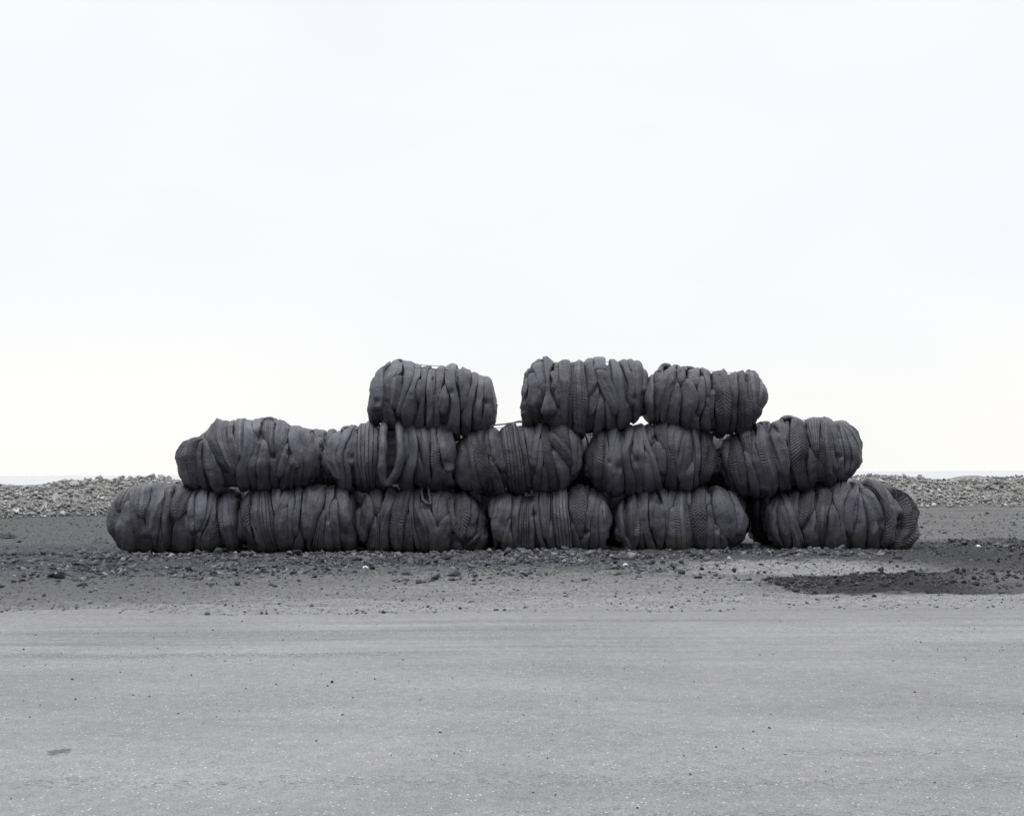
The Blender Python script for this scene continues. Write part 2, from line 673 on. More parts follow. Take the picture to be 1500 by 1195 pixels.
def add_end_tyres(bl, root):
    """squashed tyres coiled into the two ends of the roll"""
    r = random.Random(bl.seed + 77)
    for sgn, xe in ((-1, bl.x0), (1, bl.x1)):
        xi = xe - sgn * 0.17
        zc, rz, ry = bl.prof(xi)
        for k, (f, dx, rad) in enumerate(((0.66, -0.01, 0.085), (0.38, 0.0, 0.085), (0.13, -0.01, 0.08))):
            th = np.linspace(0, 2 * math.pi, 60, endpoint=False)
            ph = r.uniform(0, 6)
            ff = f * (1 + .10 * np.sin(2 * th + ph) + .06 * np.sin(3 * th + 2 * ph))
            path = np.stack([xi - sgn * dx + 0.03 * np.sin(th + ph), bl.yc + np.cos(th) * ry * ff, zc + np.sin(th) * rz * ff], -1)
            rr = rad * (1 + .22 * np.sin(th * 2 + ph) + .12 * np.sin(th * 5 + ph))
            V, Fc, uv = tube(path, rr, True, 12)
            V = V + 0.014 * fbm(V[:, 0] * 9, V[:, 1] * 9, V[:, 2] * 9, bl.seed + k, 3)[:, None]
            mesh_obj('tyre', V - np.array(root.location), Fc, RUB[0], root, uv)


def add_ring(bl, root, pts, rad, lift, closed=True, kind=0, flat=0.42):
    """a loose loop of tyre standing out of the roll; pts in crop figures"""
    path = []
    for p in pts:
        X, Y = p[0], p[1]
        e = p[2] if len(p) > 2 else 0.0
        x, th = bl.front(X, Y)
        P = bl.surf(np.array([x]), np.array([th]))[0]
        N = bl.normal(np.array([x]), np.array([th]))[0]
        if len(p) > 3:                          # a point above the outline: taken at its own height
            wx, wy, wz = bl.w(X, Y, p[3])
            path.append((wx, wy, wz))
        else:
            path.append(P + N * (lift + e))
    path = smooth_path(path, 7, closed)
    n = len(path)
    rr = rad / 6.0 / F * D * 0.85 * (1 + 0.16 * np.array([vnoise(i * 0.16, bl.seed, 0.5, 3) for i in range(n)]))
    if not closed:
        t = np.linspace(0, 1, n)
        rr = rr * (0.55 + 0.45 * np.sin(math.pi * t) ** 0.5)
    V, Fc, uv = tube(path, rr, closed, 14, (1, 1.0 / flat))
    V = V + 0.008 * fbm(V[:, 0] * 14, V[:, 1] * 14, V[:, 2] * 14, bl.seed, 2)[:, None]
    mesh_obj('tyre', V - np.array(root.location), Fc, RUB[kind], root, uv)


def add_wires(bl, root, ys):
    """binding wire pulled lengthwise round the roll: taut between the high points on top, sunk into the rubber elsewhere"""
    for yo in ys:
        yo = yo * bl.depth / 0.55
        xs = np.linspace(bl.x0 + 0.16, bl.x1 - 0.16, 60)
        zc, rz, ry = bl.prof(xs)
        q = np.clip(np.abs(yo) / (ry + 0.04), 0, 1)
        zz = (1 - q ** NEXP) ** (1 / NEXP)
        t = (xs - bl.x0) / (bl.x1 - bl.x0)
        prd = np.where((t > .22) & (t < .80), 0.050, 0.0) - 0.03
        pts = [(x, z + r_ * k + p) for x, z, r_, k, p in zip(xs, zc, rz, zz, prd)] + \
              [(x, z - r_ * k + 0.01) for x, z, r_, k in zip(xs, zc, rz, zz)]
        pts = sorted(set((float(a), float(b)) for a, b in pts))
        hull = []
        for seq in (pts, pts[::-1]):
            part = []
            for p in seq:
                while len(part) >= 2 and (part[-1][0] - part[-2][0]) * (p[1] - part[-2][1]) - (part[-1][1] - part[-2][1]) * (p[0] - part[-2][0]) <= 0:
                    part.pop()
                part.append(p)
            hull += part[:-1]
        path = [(a, bl.yc + yo, b) for a, b in hull]
        V, Fc, _ = tube(path, 0.0046, True, 5)
        mesh_obj('binding_wire', V - np.array(root.location), Fc, M_WIRE, root)


def add_strap(bl, root, top, face, hw, thick):
    """a flat rubber strap pulled over the top and down the face; top: (X, Y, y) figures, face: (X, Y, lift)"""
    path = [bl.w(*p) for p in top]
    for X, Y, lift in face:
        x, th = bl.front(X, Y)
        path.append(tuple(bl.surf(np.array([x]), np.array([th]))[0] + bl.normal(np.array([x]), np.array([th]))[0] * lift))
    path = smooth_path(path, 6)
    n = len(path)
    T = np.gradient(path, axis=0)
    T /= np.linalg.norm(T, axis=1)[:, None]
    up = np.cross(T, [1.0, 0, 0])
    up /= np.linalg.norm(up, axis=1)[:, None]
    ring = [(-1, -.6), (-.9, -1), (.9, -1), (1, -.6), (1, .4), (.88, .9), (.3, 1.1), (-.3, 1.1), (-.88, .9), (-1, .4)]
    w_ = hw / 6 / F * D
    V = []
    for i in range(n):
        for u, v in ring:
            V.append(path[i] + np.array([u * w_ * (1 + .08 * math.sin(i * .5)), 0, 0]) + up[i] * v * thick)
    k = len(ring)
    faces = [tuple(f) for f in grid_faces(n, k, False, True)] + [tuple(range(k - 1, -1, -1)), tuple((n - 1) * k + i for i in range(k))]
    uv = [(u, i * .03) for i in range(n) for u, v in ring]
    mesh_obj('strap', np.array(V) - np.array(root.location), faces, RUB[0], root, uv)


BALES = {}


def make_bale(key, origin, outline, strips, label, depth=0.52, yc=0.0, rings=(), dents=(), seed=1, ends=True, wires=(-0.34, 0.04, 0.30)):
    bl = Bale(origin, outline, depth, yc, seed)
    root = empty('tyre_bale', ((bl.x0 + bl.x1) / 2, yc, float(bl.zb.min())))
    tag(root, label, 'tyre bale', 'bales of scrap tyres in the stack')
    if ends:
        add_end_tyres(bl, root)
    dd = []
    for X, Y, r_, dep in dents:
        x, th = bl.front(X, Y)
        P = bl.surf(np.array([x]), np.array([th]))[0]
        dd.append((P[0], P[2], r_ / 6 / F * D, dep))
    add_core(bl, root, dd)
    for i, st in enumerate(strips):
        kind, lift, rows = st
        add_strip(bl, root, kind, rows, lift, dd, i)
    for rg in rings:
        add_ring(bl, root, **rg)
    add_wires(bl, root, wires)
    BALES[key] = bl
    return root


def S(kind, *rows, lift=0.0):
    return (kind, lift, rows)


# ---- the bottom row -------------------------------------------------
make_bale('B1', (150, 690),
    [(100, 380, 480), (106, 330, 520), (118, 280, 575), (150, 225, 640), (250, 175, 692), (320, 142, 706), (450, 125, 715), (600, 130, 712), (800, 165, 710),
     (1000, 190, 705), (1140, 205, 690), (1190, 260, 640), (1210, 350, 560)],
    [S(0, (190, 170, 240), (300, 95, 170), (420, 68, 150), (560, 95, 150), (650, 150, 200)),
     S(2, (165, 210, 310), (240, 150, 255), (300, 125, 215), (360, 130, 185), lift=.005),
     S(0, (260, 215, 250), (350, 160, 262), (470, 135, 280), (600, 150, 305), (705, 180, 330), lift=.01),
     S(3, (190, 255, 300), (300, 255, 300), (420, 275, 325), (550, 300, 350), (640, 310, 350)),
     S(3, (130, 330, 440), (200, 300, 435), (300, 300, 410), (390, 320, 370), (420, 345, 362), lift=.01),
     S(0, (400, 310, 350), (480, 320, 370), (560, 345, 440), (640, 350, 465), (710, 360, 470)),
     S(0, (140, 440, 550), (250, 425, 545), (350, 385, 520), (430, 368, 505), (520, 385, 490), (600, 440, 478), (650, 455, 470), lift=.015),
     S(0, (150, 555, 630), (250, 545, 610), (350, 525, 625), (450, 505, 635), (550, 510, 625), (640, 530, 615), (715, 550, 610)),
     S(0, (520, 480, 520), (600, 475, 530), (715, 470, 570)),
     S(1, (140, 640, 815), (210, 640, 815), (260, 615, 790), (330, 605, 755), (400, 615, 700), (445, 635, 660), lift=.02),
     S(0, (380, 715, 740), (440, 650, 750), (520, 630, 760), (600, 618, 785), (710, 612, 790)),
     S(0, (200, 790, 805), (350, 750, 800), (480, 750, 805), (540, 760, 800)),
     S(0, (180, 815, 930), (300, 805, 925), (400, 800, 910), (480, 805, 870), (530, 810, 840)),
     S(0, (195, 945, 995), (260, 938, 972), (340, 920, 955), (420, 898, 930), (520, 862, 885), lift=.03),
     S(0, (190, 995, 1012), (350, 940, 1000), (450, 905, 990), (520, 885, 930)),
     S(0, (430, 960, 1000), (500, 915, 1020), (580, 885, 1030), (660, 880, 1035), (710, 885, 1010), lift=.01),
     S(0, (540, 845, 870), (620, 830, 870), (710, 815, 870)),
     S(3, (205, 1020, 1150), (300, 1010, 1145), (420, 1010, 1155), (540, 1040, 1180), (640, 1070, 1190), (690, 1080, 1180)),
     S(0, (225, 1150, 1190), (350, 1150, 1205), (500, 1160, 1205), (640, 1160, 1190), lift=-.01)],
    'dark tyre bale at the far left end of the bottom row beside the stony bank', dents=[(395, 590, 30, .03)], seed=1)

make_bale('B2', (330, 690),
    [(115, 400, 450), (125, 330, 540), (150, 270, 600), (200, 220, 650), (280, 185, 690), (400, 165, 705), (600, 160, 705), (800, 145, 700), (1000, 145, 695),
     (1080, 150, 690), (1130, 205, 690), (1160, 280, 640), (1172, 400, 540)],
    [S(0, (240, 165, 230), (330, 125, 215), (430, 118, 215), (540, 140, 235), (650, 190, 260)),
     S(0, (190, 245, 300), (280, 230, 285), (400, 218, 280), (520, 240, 305), (620, 265, 340), (690, 270, 360), lift=.01),
     S(2, (170, 310, 395), (260, 300, 410), (380, 290, 430), (500, 310, 445), (600, 345, 470), (695, 380, 490)),
     S(3, (165, 430, 530), (250, 420, 500), (330, 430, 480), (380, 440, 470)),
     S(0, (160, 560, 610), (230, 510, 590), (300, 480, 560), (350, 455, 510), (450, 440, 470), (560, 450, 470), (650, 470, 490), lift=.03),
     S(0, (310, 500, 555), (420, 465, 560), (540, 470, 560), (640, 490, 560), (695, 500, 560)),
     S(3, (190, 570, 620), (300, 565, 615), (420, 560, 610), (560, 560, 605), (650, 565, 600)),
     S(0, (160, 625, 680), (280, 625, 660), (400, 612, 650), (500, 610, 640), (570, 620, 640), lift=.015),
     S(0, (150, 680, 830), (220, 690, 830), (320, 675, 810), (420, 670, 790), (500, 680, 750), (600, 690, 735)),
     S(3, (170, 835, 875), (260, 825, 870), (350, 795, 845), (450, 760, 805), (550, 735, 775), (640, 725, 745), lift=.025),
     S(2, (350, 850, 885), (450, 800, 880), (560, 770, 870), (695, 740, 870)),
     S(3, (145, 880, 960), (220, 890, 960), (300, 885, 920), (400, 890, 915), (480, 890, 920)),
     S(0, (440, 890, 925), (540, 880, 940), (695, 870, 950)),
     S(3, (250, 940, 990), (330, 920, 990), (440, 920, 995), (560, 950, 1005), (695, 950, 1020), lift=.015),
     S(0, (150, 970, 1075), (230, 990, 1080), (330, 1000, 1085), (440, 1000, 1095), (540, 1010, 1120), (695, 1020, 1140), lift=.015),
     S(0, (215, 1085, 1140), (320, 1090, 1165), (440, 1095, 1165), (560, 1120, 1165), (640, 1130, 1160)),
     S(0, (570, 640, 660), (620, 615, 680), (700, 600, 690), lift=.01)],
    'second bottom row tyre bale from the left, beside the curled-loop bale',
    dents=[(1020, 245, 30, .05), (1060, 550, 40, .05), (690, 270, 35, .03)], seed=2)

make_bale('B3', (500, 690),
    [(135, 390, 440), (150, 300, 560), (200, 230, 680), (280, 155, 700), (400, 165, 710), (550, 170, 715), (700, 150, 725), (850, 165, 730), (1000, 200, 735),
     (1100, 210, 735), (1180, 260, 710), (1240, 330, 670), (1270, 430, 580)],
    [S(0, (235, 205, 250), (300, 165, 270), (400, 145, 280), (500, 135, 240), (620, 160, 210)),
     S(0, (150, 260, 370), (230, 250, 360), (320, 275, 350), (380, 295, 330), lift=.02),
     S(2, (400, 270, 300), (500, 230, 320), (600, 220, 330), (700, 220, 330)),
     S(0, (200, 400, 440), (300, 350, 385), (400, 320, 365), (500, 310, 350), (600, 320, 345)),
     S(0, (170, 410, 510), (250, 390, 470), (350, 365, 430), (450, 350, 410), (550, 345, 400), (700, 335, 415), lift=.01),
     S(3, (185, 510, 610), (280, 460, 595), (380, 430, 575), (480, 412, 545), (580, 430, 535), (710, 470, 530), lift=.01),
     S(0, (380, 575, 620), (470, 555, 620), (560, 540, 630), (700, 530, 640)),
     S(3, (180, 600, 635), (300, 595, 625), (400, 610, 630), (520, 620, 640), (620, 645, 675), (715, 670, 720), lift=.01),
     S(0, (190, 640, 690), (300, 640, 690), (420, 635, 720), (540, 650, 750), (640, 680, 760), (725, 720, 770)),
     S(0, (270, 690, 760), (360, 690, 790), (460, 715, 830), (560, 745, 835), (715, 770, 830), lift=.012),
     S(0, (170, 780, 880), (230, 800, 860), (320, 795, 840), (420, 815, 840), (480, 835, 850)),
     S(0, (170, 890, 990), (250, 860, 935), (350, 850, 945), (430, 850, 915), (490, 850, 875)),
     S(0, (390, 930, 955), (460, 870, 955), (540, 840, 960), (620, 832, 955), (725, 850, 940), lift=.01),
     S(3, (215, 940, 1000), (300, 945, 990), (420, 960, 1000), (530, 975, 1010)),
     S(1, (205, 1000, 1090), (280, 1000, 1115), (380, 985, 1115), (470, 985, 1095), (560, 1000, 1075), (610, 1030, 1070), lift=.03),
     S(0, (200, 1100, 1150), (300, 1120, 1190), (400, 1110, 1180), (480, 1100, 1160)),
     S(0, (440, 1090, 1190), (520, 1085, 1210), (590, 1090, 1150), lift=-.02),
     S(0, (330, 1205, 1250), (400, 1190, 1270), (480, 1210, 1275), (560, 1190, 1270), (620, 1120, 1250), (680, 1065, 1215), lift=.02),
     S(0, (640, 990, 1050), (690, 950, 1060), (735, 930, 1075))],
    'bottom row tyre bale with a small curled rubber loop at its top',
    rings=[dict(pts=[(700, 190), (715, 158), (745, 152, .01), (765, 190, .02), (778, 245), (785, 295), (748, 285), (712, 250)], rad=13, lift=.07)],
    dents=[(735, 215, 22, .09), (960, 590, 30, .04), (740, 320, 25, .03)], seed=3)

make_bale('B4', (690, 690),
    [(150, 340, 420), (180, 260, 600), (230, 210, 680), (350, 182, 720), (500, 182, 730), (700, 172, 725), (900, 145, 720), (1020, 155, 715), (1140, 190, 705),
     (1190, 280, 650), (1212, 370, 520)],
    [S(0, (250, 170, 215), (330, 150, 195), (420, 165, 195), lift=-.01),
     S(0, (200, 215, 300), (280, 210, 270), (370, 180, 230), (460, 185, 220), (560, 190, 215), (640, 200, 225)),
     S(3, (190, 290, 350), (280, 265, 350), (380, 225, 345), (470, 215, 320), (560, 225, 290), (620, 235, 270), lift=.01),
     S(0, (420, 335, 355), (520, 290, 345), (620, 250, 330), (700, 270, 310)),
     S(0, (185, 355, 450), (300, 355, 425), (420, 355, 410), (540, 360, 410), (640, 370, 420), (720, 370, 430)),
     S(0, (540, 320, 350), (620, 320, 370), (715, 320, 380), lift=.01),
     S(2, (270, 440, 495), (360, 420, 505), (480, 410, 510), (600, 410, 515), (725, 420, 510)),
     S(0, (250, 510, 570), (330, 510, 545), (420, 515, 540), (520, 520, 550), (620, 520, 545), (725, 490, 550), lift=.015),
     S(0, (200, 555, 590), (330, 555, 580), (430, 560, 590), (540, 580, 610), (640, 610, 640), (725, 640, 680), lift=.01),
     S(3, (190, 590, 690), (300, 590, 690), (400, 595, 690), (500, 610, 680), (600, 640, 665)),
     S(3, (480, 690, 710), (580, 670, 720), (710, 670, 740)),
     S(2, (180, 695, 835), (320, 700, 845), (450, 705, 860), (580, 720, 870), (715, 735, 880), lift=.02),
     S(4, (145, 860, 1030), (220, 845, 1020), (320, 860, 1010), (420, 885, 1000), (500, 910, 990), (580, 945, 980), lift=.012),
     S(0, (470, 880, 905), (580, 880, 945), (710, 885, 960)),
     S(0, (185, 1040, 1100), (280, 1020, 1075), (380, 1005, 1065), (470, 995, 1040), (540, 990, 1035), lift=.01),
     S(0, (540, 1005, 1035), (620, 960, 1020), (710, 915, 1005), lift=.025),
     S(0, (195, 1090, 1150), (300, 1070, 1120), (420, 1055, 1110), (540, 1045, 1110), (700, 1030, 1110)),
     S(0, (200, 1120, 1180), (290, 1130, 1160), (350, 1110, 1140), (420, 1110, 1150), (540, 1115, 1160), (690, 1120, 1170)),
     S(0, (270, 1150, 1180), (340, 1160, 1205), (420, 1165, 1212), (520, 1165, 1200), (600, 1160, 1200), lift=.02)],
    'bottom row tyre bale with a broad straight-grooved tread band',
    dents=[(555, 380, 22, .06), (500, 225, 50, .05), (1000, 545, 22, .05)], seed=4)

make_bale('B5', (880, 690),
    [(110, 430, 500), (130, 340, 590), (180, 265, 650), (250, 225, 690), (380, 180, 710), (550, 160, 720), (800, 155, 720), (1000, 150, 715), (1120, 165, 700),
     (1200, 250, 650), (1250, 325, 600), (1275, 390, 500)],
    [S(0, (260, 165, 210), (350, 125, 200), (450, 112, 200), (550, 125, 215), (650, 180, 290)),
     S(3, (235, 220, 300), (330, 200, 325), (430, 200, 335), (530, 205, 335), (600, 225, 330), (650, 250, 310), lift=.015),
     S(0, (220, 310, 345), (330, 330, 370), (450, 340, 370), (580, 340, 370), (700, 330, 380)),
     S(0, (170, 345, 405), (250, 345, 410), (340, 370, 410), (400, 375, 405), (500, 380, 420), (600, 395, 450), (700, 410, 490), lift=.015),
     S(1, (165, 425, 470), (260, 420, 520), (340, 420, 500), (420, 425, 465), (520, 430, 450)),
     S(0, (290, 490, 545), (380, 465, 560), (480, 462, 570), (580, 475, 560), (650, 500, 550), lift=.01),
     S(0, (160, 490, 610), (220, 530, 600), (320, 555, 590), (420, 565, 590), (520, 565, 580), lift=.02),
     S(0, (165, 620, 690), (240, 600, 655), (310, 600, 630), (340, 600, 615)),
     S(0, (320, 610, 640), (420, 595, 640), (520, 580, 645), (620, 565, 650), (715, 560, 660)),
     S(3, (180, 690, 740), (280, 650, 765), (380, 640, 780), (480, 645, 795), (580, 655, 795), (710, 670, 790), lift=.015),
     S(0, (175, 745, 780), (280, 770, 790)),
     S(4, (160, 790, 900), (260, 780, 910), (380, 785, 920), (500, 810, 920), (600, 830, 910), (710, 850, 900), lift=.005),
     S(0, (160, 890, 930), (240, 905, 955), (320, 915, 945)),
     S(1, (280, 945, 970), (360, 935, 990), (460, 930, 1000), (560, 910, 1000), (700, 900, 990), lift=.012),
     S(3, (170, 990, 1040), (270, 985, 1070), (370, 1000, 1100), (470, 1020, 1125), (560, 1060, 1130), (600, 1090, 1125), lift=.01),
     S(0, (170, 1040, 1110), (260, 1060, 1160), (360, 1100, 1190), (460, 1125, 1195), (560, 1130, 1190), (610, 1130, 1170)),
     S(0, (240, 1160, 1200), (320, 1195, 1250), (400, 1200, 1275), (480, 1195, 1270), (560, 1180, 1240)),
     S(0, (500, 1005, 1050), (580, 1000, 1055), (650, 990, 1050), (710, 1000, 1060)),
     S(0, (560, 1060, 1080), (620, 1060, 1115), (700, 1050, 1110), lift=.01)],
    'bottom row tyre bale whose rounded right end borders the open dark gap', dents=[(520, 270, 20, .03), (1020, 520, 20, .04)], seed=5)

make_bale('B6', (1100, 690),
    [(115, 330, 480), (150, 270, 580), (200, 240, 640), (300, 190, 690), (430, 152, 705), (600, 127, 705), (800, 105, 710), (1000, 98, 715), (1150, 125, 720),
     (1280, 195, 720), (1350, 270, 670), (1385, 360, 590), (1398, 410, 520)],
    [S(0, (270, 180, 250), (350, 130, 215), (450, 125, 215), (560, 160, 250), (660, 220, 300)),
     S(0, (260, 225, 275), (350, 225, 310), (450, 235, 330), (550, 255, 345), (660, 290, 350)),
     S(0, (210, 270, 315), (320, 310, 360), (420, 335, 395), (520, 350, 430), (620, 370, 455), (695, 380, 470), lift=.02),
     S(0, (180, 320, 425), (280, 330, 410), (370, 365, 405), (440, 390, 410)),
     S(4, (155, 435, 555), (250, 415, 555), (350, 405, 555), (450, 415, 490), (510, 430, 460), lift=.005),
     S(0, (330, 530, 560), (420, 490, 560), (520, 440, 540), (600, 460, 530), (695, 460, 550), lift=-.005),
     S(3, (130, 560, 620), (200, 570, 700), (300, 575, 690), (400, 580, 660), (500, 580, 650), (600, 600, 640), (695, 600, 650), lift=.01),
     S(0, (430, 555, 580), (550, 540, 600), (695, 540, 610)),
     S(1, (290, 690, 715), (380, 665, 755), (470, 650, 770), (560, 640, 770), (650, 645, 750), (695, 660, 740), lift=.015),
     S(0, (130, 690, 780), (220, 715, 780), (320, 745, 780), (420, 770, 790)),
     S(0, (105, 790, 920), (180, 780, 850), (280, 785, 820), (400, 785, 815), (520, 790, 830), (640, 770, 850), (695, 760, 870)),
     S(3, (125, 910, 940), (200, 850, 940), (300, 825, 930), (400, 815, 920), (490, 830, 895), (560, 860, 890), lift=.015),
     S(1, (210, 945, 965), (300, 935, 985), (400, 915, 1000), (500, 900, 1005), (600, 880, 1000), (700, 900, 990)),
     S(0, (210, 970, 985), (300, 990, 1040), (400, 1000, 1085), (500, 1005, 1105), (600, 1005, 1115), (710, 1000, 1110), lift=.01),
     S(4, (120, 945, 990), (200, 970, 1070), (290, 1045, 1110), (400, 1090, 1160), (500, 1110, 1180), lift=-.02),
     S(0, (95, 960, 1100), (160, 1080, 1150), (250, 1140, 1185), (340, 1170, 1220), (420, 1190, 1250), (520, 1190, 1270), (590, 1170, 1265), (650, 1140, 1190), lift=.025),
     S(0, (100, 1100, 1150), (170, 1150, 1230), (260, 1190, 1290), (350, 1230, 1305), (450, 1255, 1300), (520, 1265, 1290), lift=-.01),
     S(0, (170, 1190, 1240), (240, 1280, 1370), (330, 1335, 1430), (430, 1350, 1453), (520, 1340, 1445), (600, 1280, 1410), (660, 1210, 1370), (715, 1190, 1300), lift=.03)],
    'rightmost bottom tyre bale with one tyre split off round its outer end',
    dents=[(1155, 460, 40, .05), (1285, 280, 26, .07), (1308, 345, 28, .09), (1320, 420, 30, .105), (1312, 500, 30, .105), (1285, 570, 28, .08), (955, 180, 18, .04)], seed=6)

# ---- the middle row ---------------------------------------------------
make_bale('M1', (250, 590),
    [(140, 400, 620), (150, 375, 650), (165, 350, 690), (200, 310, 735), (300, 225, 775), (450, 190, 775), (600, 155, 760), (750, 160, 755), (870, 150, 760),
     (1000, 185, 760), (1150, 215, 750), (1250, 260, 700), (1310, 330, 650), (1340, 430, 560)],
    [S(3, (310, 195, 280), (400, 125, 240), (500, 85, 210), (600, 95, 200), (700, 150, 215), lift=.015),
     S(0, (330, 255, 300), (430, 235, 270), (530, 230, 265), (620, 250, 290), (760, 280, 330), lift=-.01),
     S(0, (300, 290, 330), (400, 285, 360), (500, 265, 390), (600, 280, 430), (700, 330, 470), (775, 360, 450)),
     S(3, (205, 315, 420), (280, 290, 385), (350, 300, 400), (430, 350, 440), (520, 410, 470), (600, 460, 520), lift=.01),
     S(3, (180, 430, 520), (270, 385, 500), (360, 400, 510), (450, 450, 540), (550, 500, 570), (640, 540, 590), lift=.01),
     S(1, (165, 510, 560), (270, 505, 540), (360, 515, 575), (460, 530, 600), (560, 560, 610), (640, 590, 610)),
     S(3, (150, 560, 690), (240, 575, 650), (330, 575, 640), (420, 590, 640), (490, 600, 630), lift=.015),
     S(0, (180, 650, 720), (280, 650, 760), (360, 650, 770), (450, 630, 740), (550, 600, 710), (650, 590, 700), (755, 600, 720)),
     S(0, (165, 715, 800), (230, 725, 790), (270, 740, 770), lift=.03),
     S(0, (330, 770, 800), (420, 740, 775), (520, 705, 770), (620, 700, 760), (755, 730, 770)),
     S(0, (330, 800, 840), (410, 780, 870), (520, 775, 880), (620, 770, 880), (755, 770, 880), lift=.01),
     S(2, (165, 800, 860), (240, 800, 855), (310, 820, 870), (380, 850, 880)),
     S(2, (160, 840, 910), (280, 870, 920), (380, 880, 920), (450, 890, 925), lift=.01),
     S(0, (480, 885, 930), (580, 885, 930), (745, 890, 940)),
     S(1, (180, 925, 1040), (290, 920, 1030), (390, 925, 1010), (470, 925, 970), (530, 930, 945), lift=.01),
     S(3, (370, 1005, 1030), (450, 960, 1030), (550, 925, 1020), (640, 920, 990), (670, 930, 960)),
     S(0, (470, 1050, 1080), (540, 1010, 1110), (610, 970, 1110), (690, 945, 1090), (750, 950, 1050), lift=.03),
     S(0, (210, 1045, 1140), (300, 1030, 1150), (400, 1040, 1165), (500, 1075, 1170), (600, 1110, 1165), (740, 1090, 1160)),
     S(3, (260, 1130, 1220), (340, 1150, 1255), (440, 1165, 1275), (540, 1170, 1275), (640, 1150, 1230), (730, 1130, 1200), lift=.01),
     S(0, (230, 1170, 1230), (320, 1250, 1300), (420, 1270, 1330), (520, 1280, 1335), (620, 1270, 1320))],
    'leftmost middle row tyre bale, a short slanting flap low on its face',
    rings=[dict(pts=[(790, 185), (815, 158, 0, -.1), (865, 144, 0, -.08), (915, 156, 0, -.1), (935, 195)], rad=28, lift=.03, closed=False)],
    dents=[(910, 470, 18, .05), (1040, 440, 20, .05)], seed=7)

make_bale('M2', (450, 590),
    [(145, 420, 520), (165, 350, 600), (220, 290, 680), (320, 235, 745), (450, 215, 755), (650, 190, 755), (750, 180, 750), (900, 188, 750), (1100, 172, 745),
     (1220, 170, 735), (1290, 250, 700), (1312, 370, 620)],
    [S(0, (280, 215, 290), (360, 165, 280), (460, 148, 255), (560, 170, 270), (660, 230, 300)),
     S(0, (225, 330, 430), (300, 290, 380), (380, 265, 330), (470, 260, 310), (560, 275, 320), (650, 290, 330), (750, 260, 350), lift=.02),
     S(0, (235, 400, 450), (320, 365, 410), (390, 340, 390), (470, 340, 400), (560, 350, 400)),
     S(0, (400, 325, 370), (500, 320, 360), (600, 330, 380), (750, 340, 400), lift=.005),
     S(0, (250, 415, 440), (400, 400, 440), (520, 415, 450), (620, 430, 480), (750, 450, 520)),
     S(2, (205, 480, 640), (320, 455, 635), (430, 448, 630), (540, 460, 620), (640, 480, 610), (750, 520, 600), lift=.015),
     S(0, (215, 640, 665), (300, 625, 660), (450, 620, 660), (600, 610, 650), (750, 610, 680), lift=-.005),
     S(3, (190, 800, 880), (320, 830, 880), (430, 845, 885), (520, 855, 880)),
     S(0, (185, 860, 920), (260, 890, 950), (360, 900, 970), (460, 900, 970), (540, 870, 960), (620, 830, 930), (730, 800, 920), lift=.025),
     S(0, (480, 970, 990), (580, 950, 1030), (745, 930, 1055)),
     S(1, (180, 930, 1020), (270, 960, 1050), (370, 985, 1060), (470, 1000, 1070), (570, 1040, 1080), (735, 1050, 1100), lift=.01),
     S(2, (175, 1030, 1090), (280, 1060, 1090), (380, 1070, 1085)),
     S(3, (175, 1095, 1140), (270, 1090, 1135), (360, 1095, 1160), (440, 1090, 1160), (530, 1090, 1160), (620, 1110, 1190), (740, 1090, 1220), lift=.01),
     S(0, (165, 1140, 1230), (240, 1145, 1280), (330, 1150, 1305), (430, 1170, 1310), (520, 1190, 1290), (600, 1210, 1280), lift=.01),
     S(0, (600, 1180, 1250), (720, 1200, 1290))],
    'middle row tyre bale with a tall open tyre loop bulging from its face',
    rings=[dict(pts=[(676, 330), (680, 240), (715, 182), (765, 175, .01), (805, 225), (815, 330), (828, 430), (815, 530), (775, 625), (715, 680), (672, 655), (664, 550), (672, 430)], rad=40, lift=.075, flat=.7),
           dict(pts=[(310, 250), (322, 228, 0, .15), (370, 222, 0, .15), (412, 228, 0, .15), (432, 250)], rad=26, lift=.03, closed=False),
           dict(pts=[(525, 235), (550, 210, 0, .2), (590, 206, 0, .2), (640, 225)], rad=24, lift=.03, closed=False)],
    dents=[(735, 290, 45, .12), (735, 390, 50, .13), (735, 490, 50, .13), (725, 590, 40, .12), (1195, 235, 32, .06), (1225, 540, 40, .06), (390, 480, 25, .04)], seed=8)

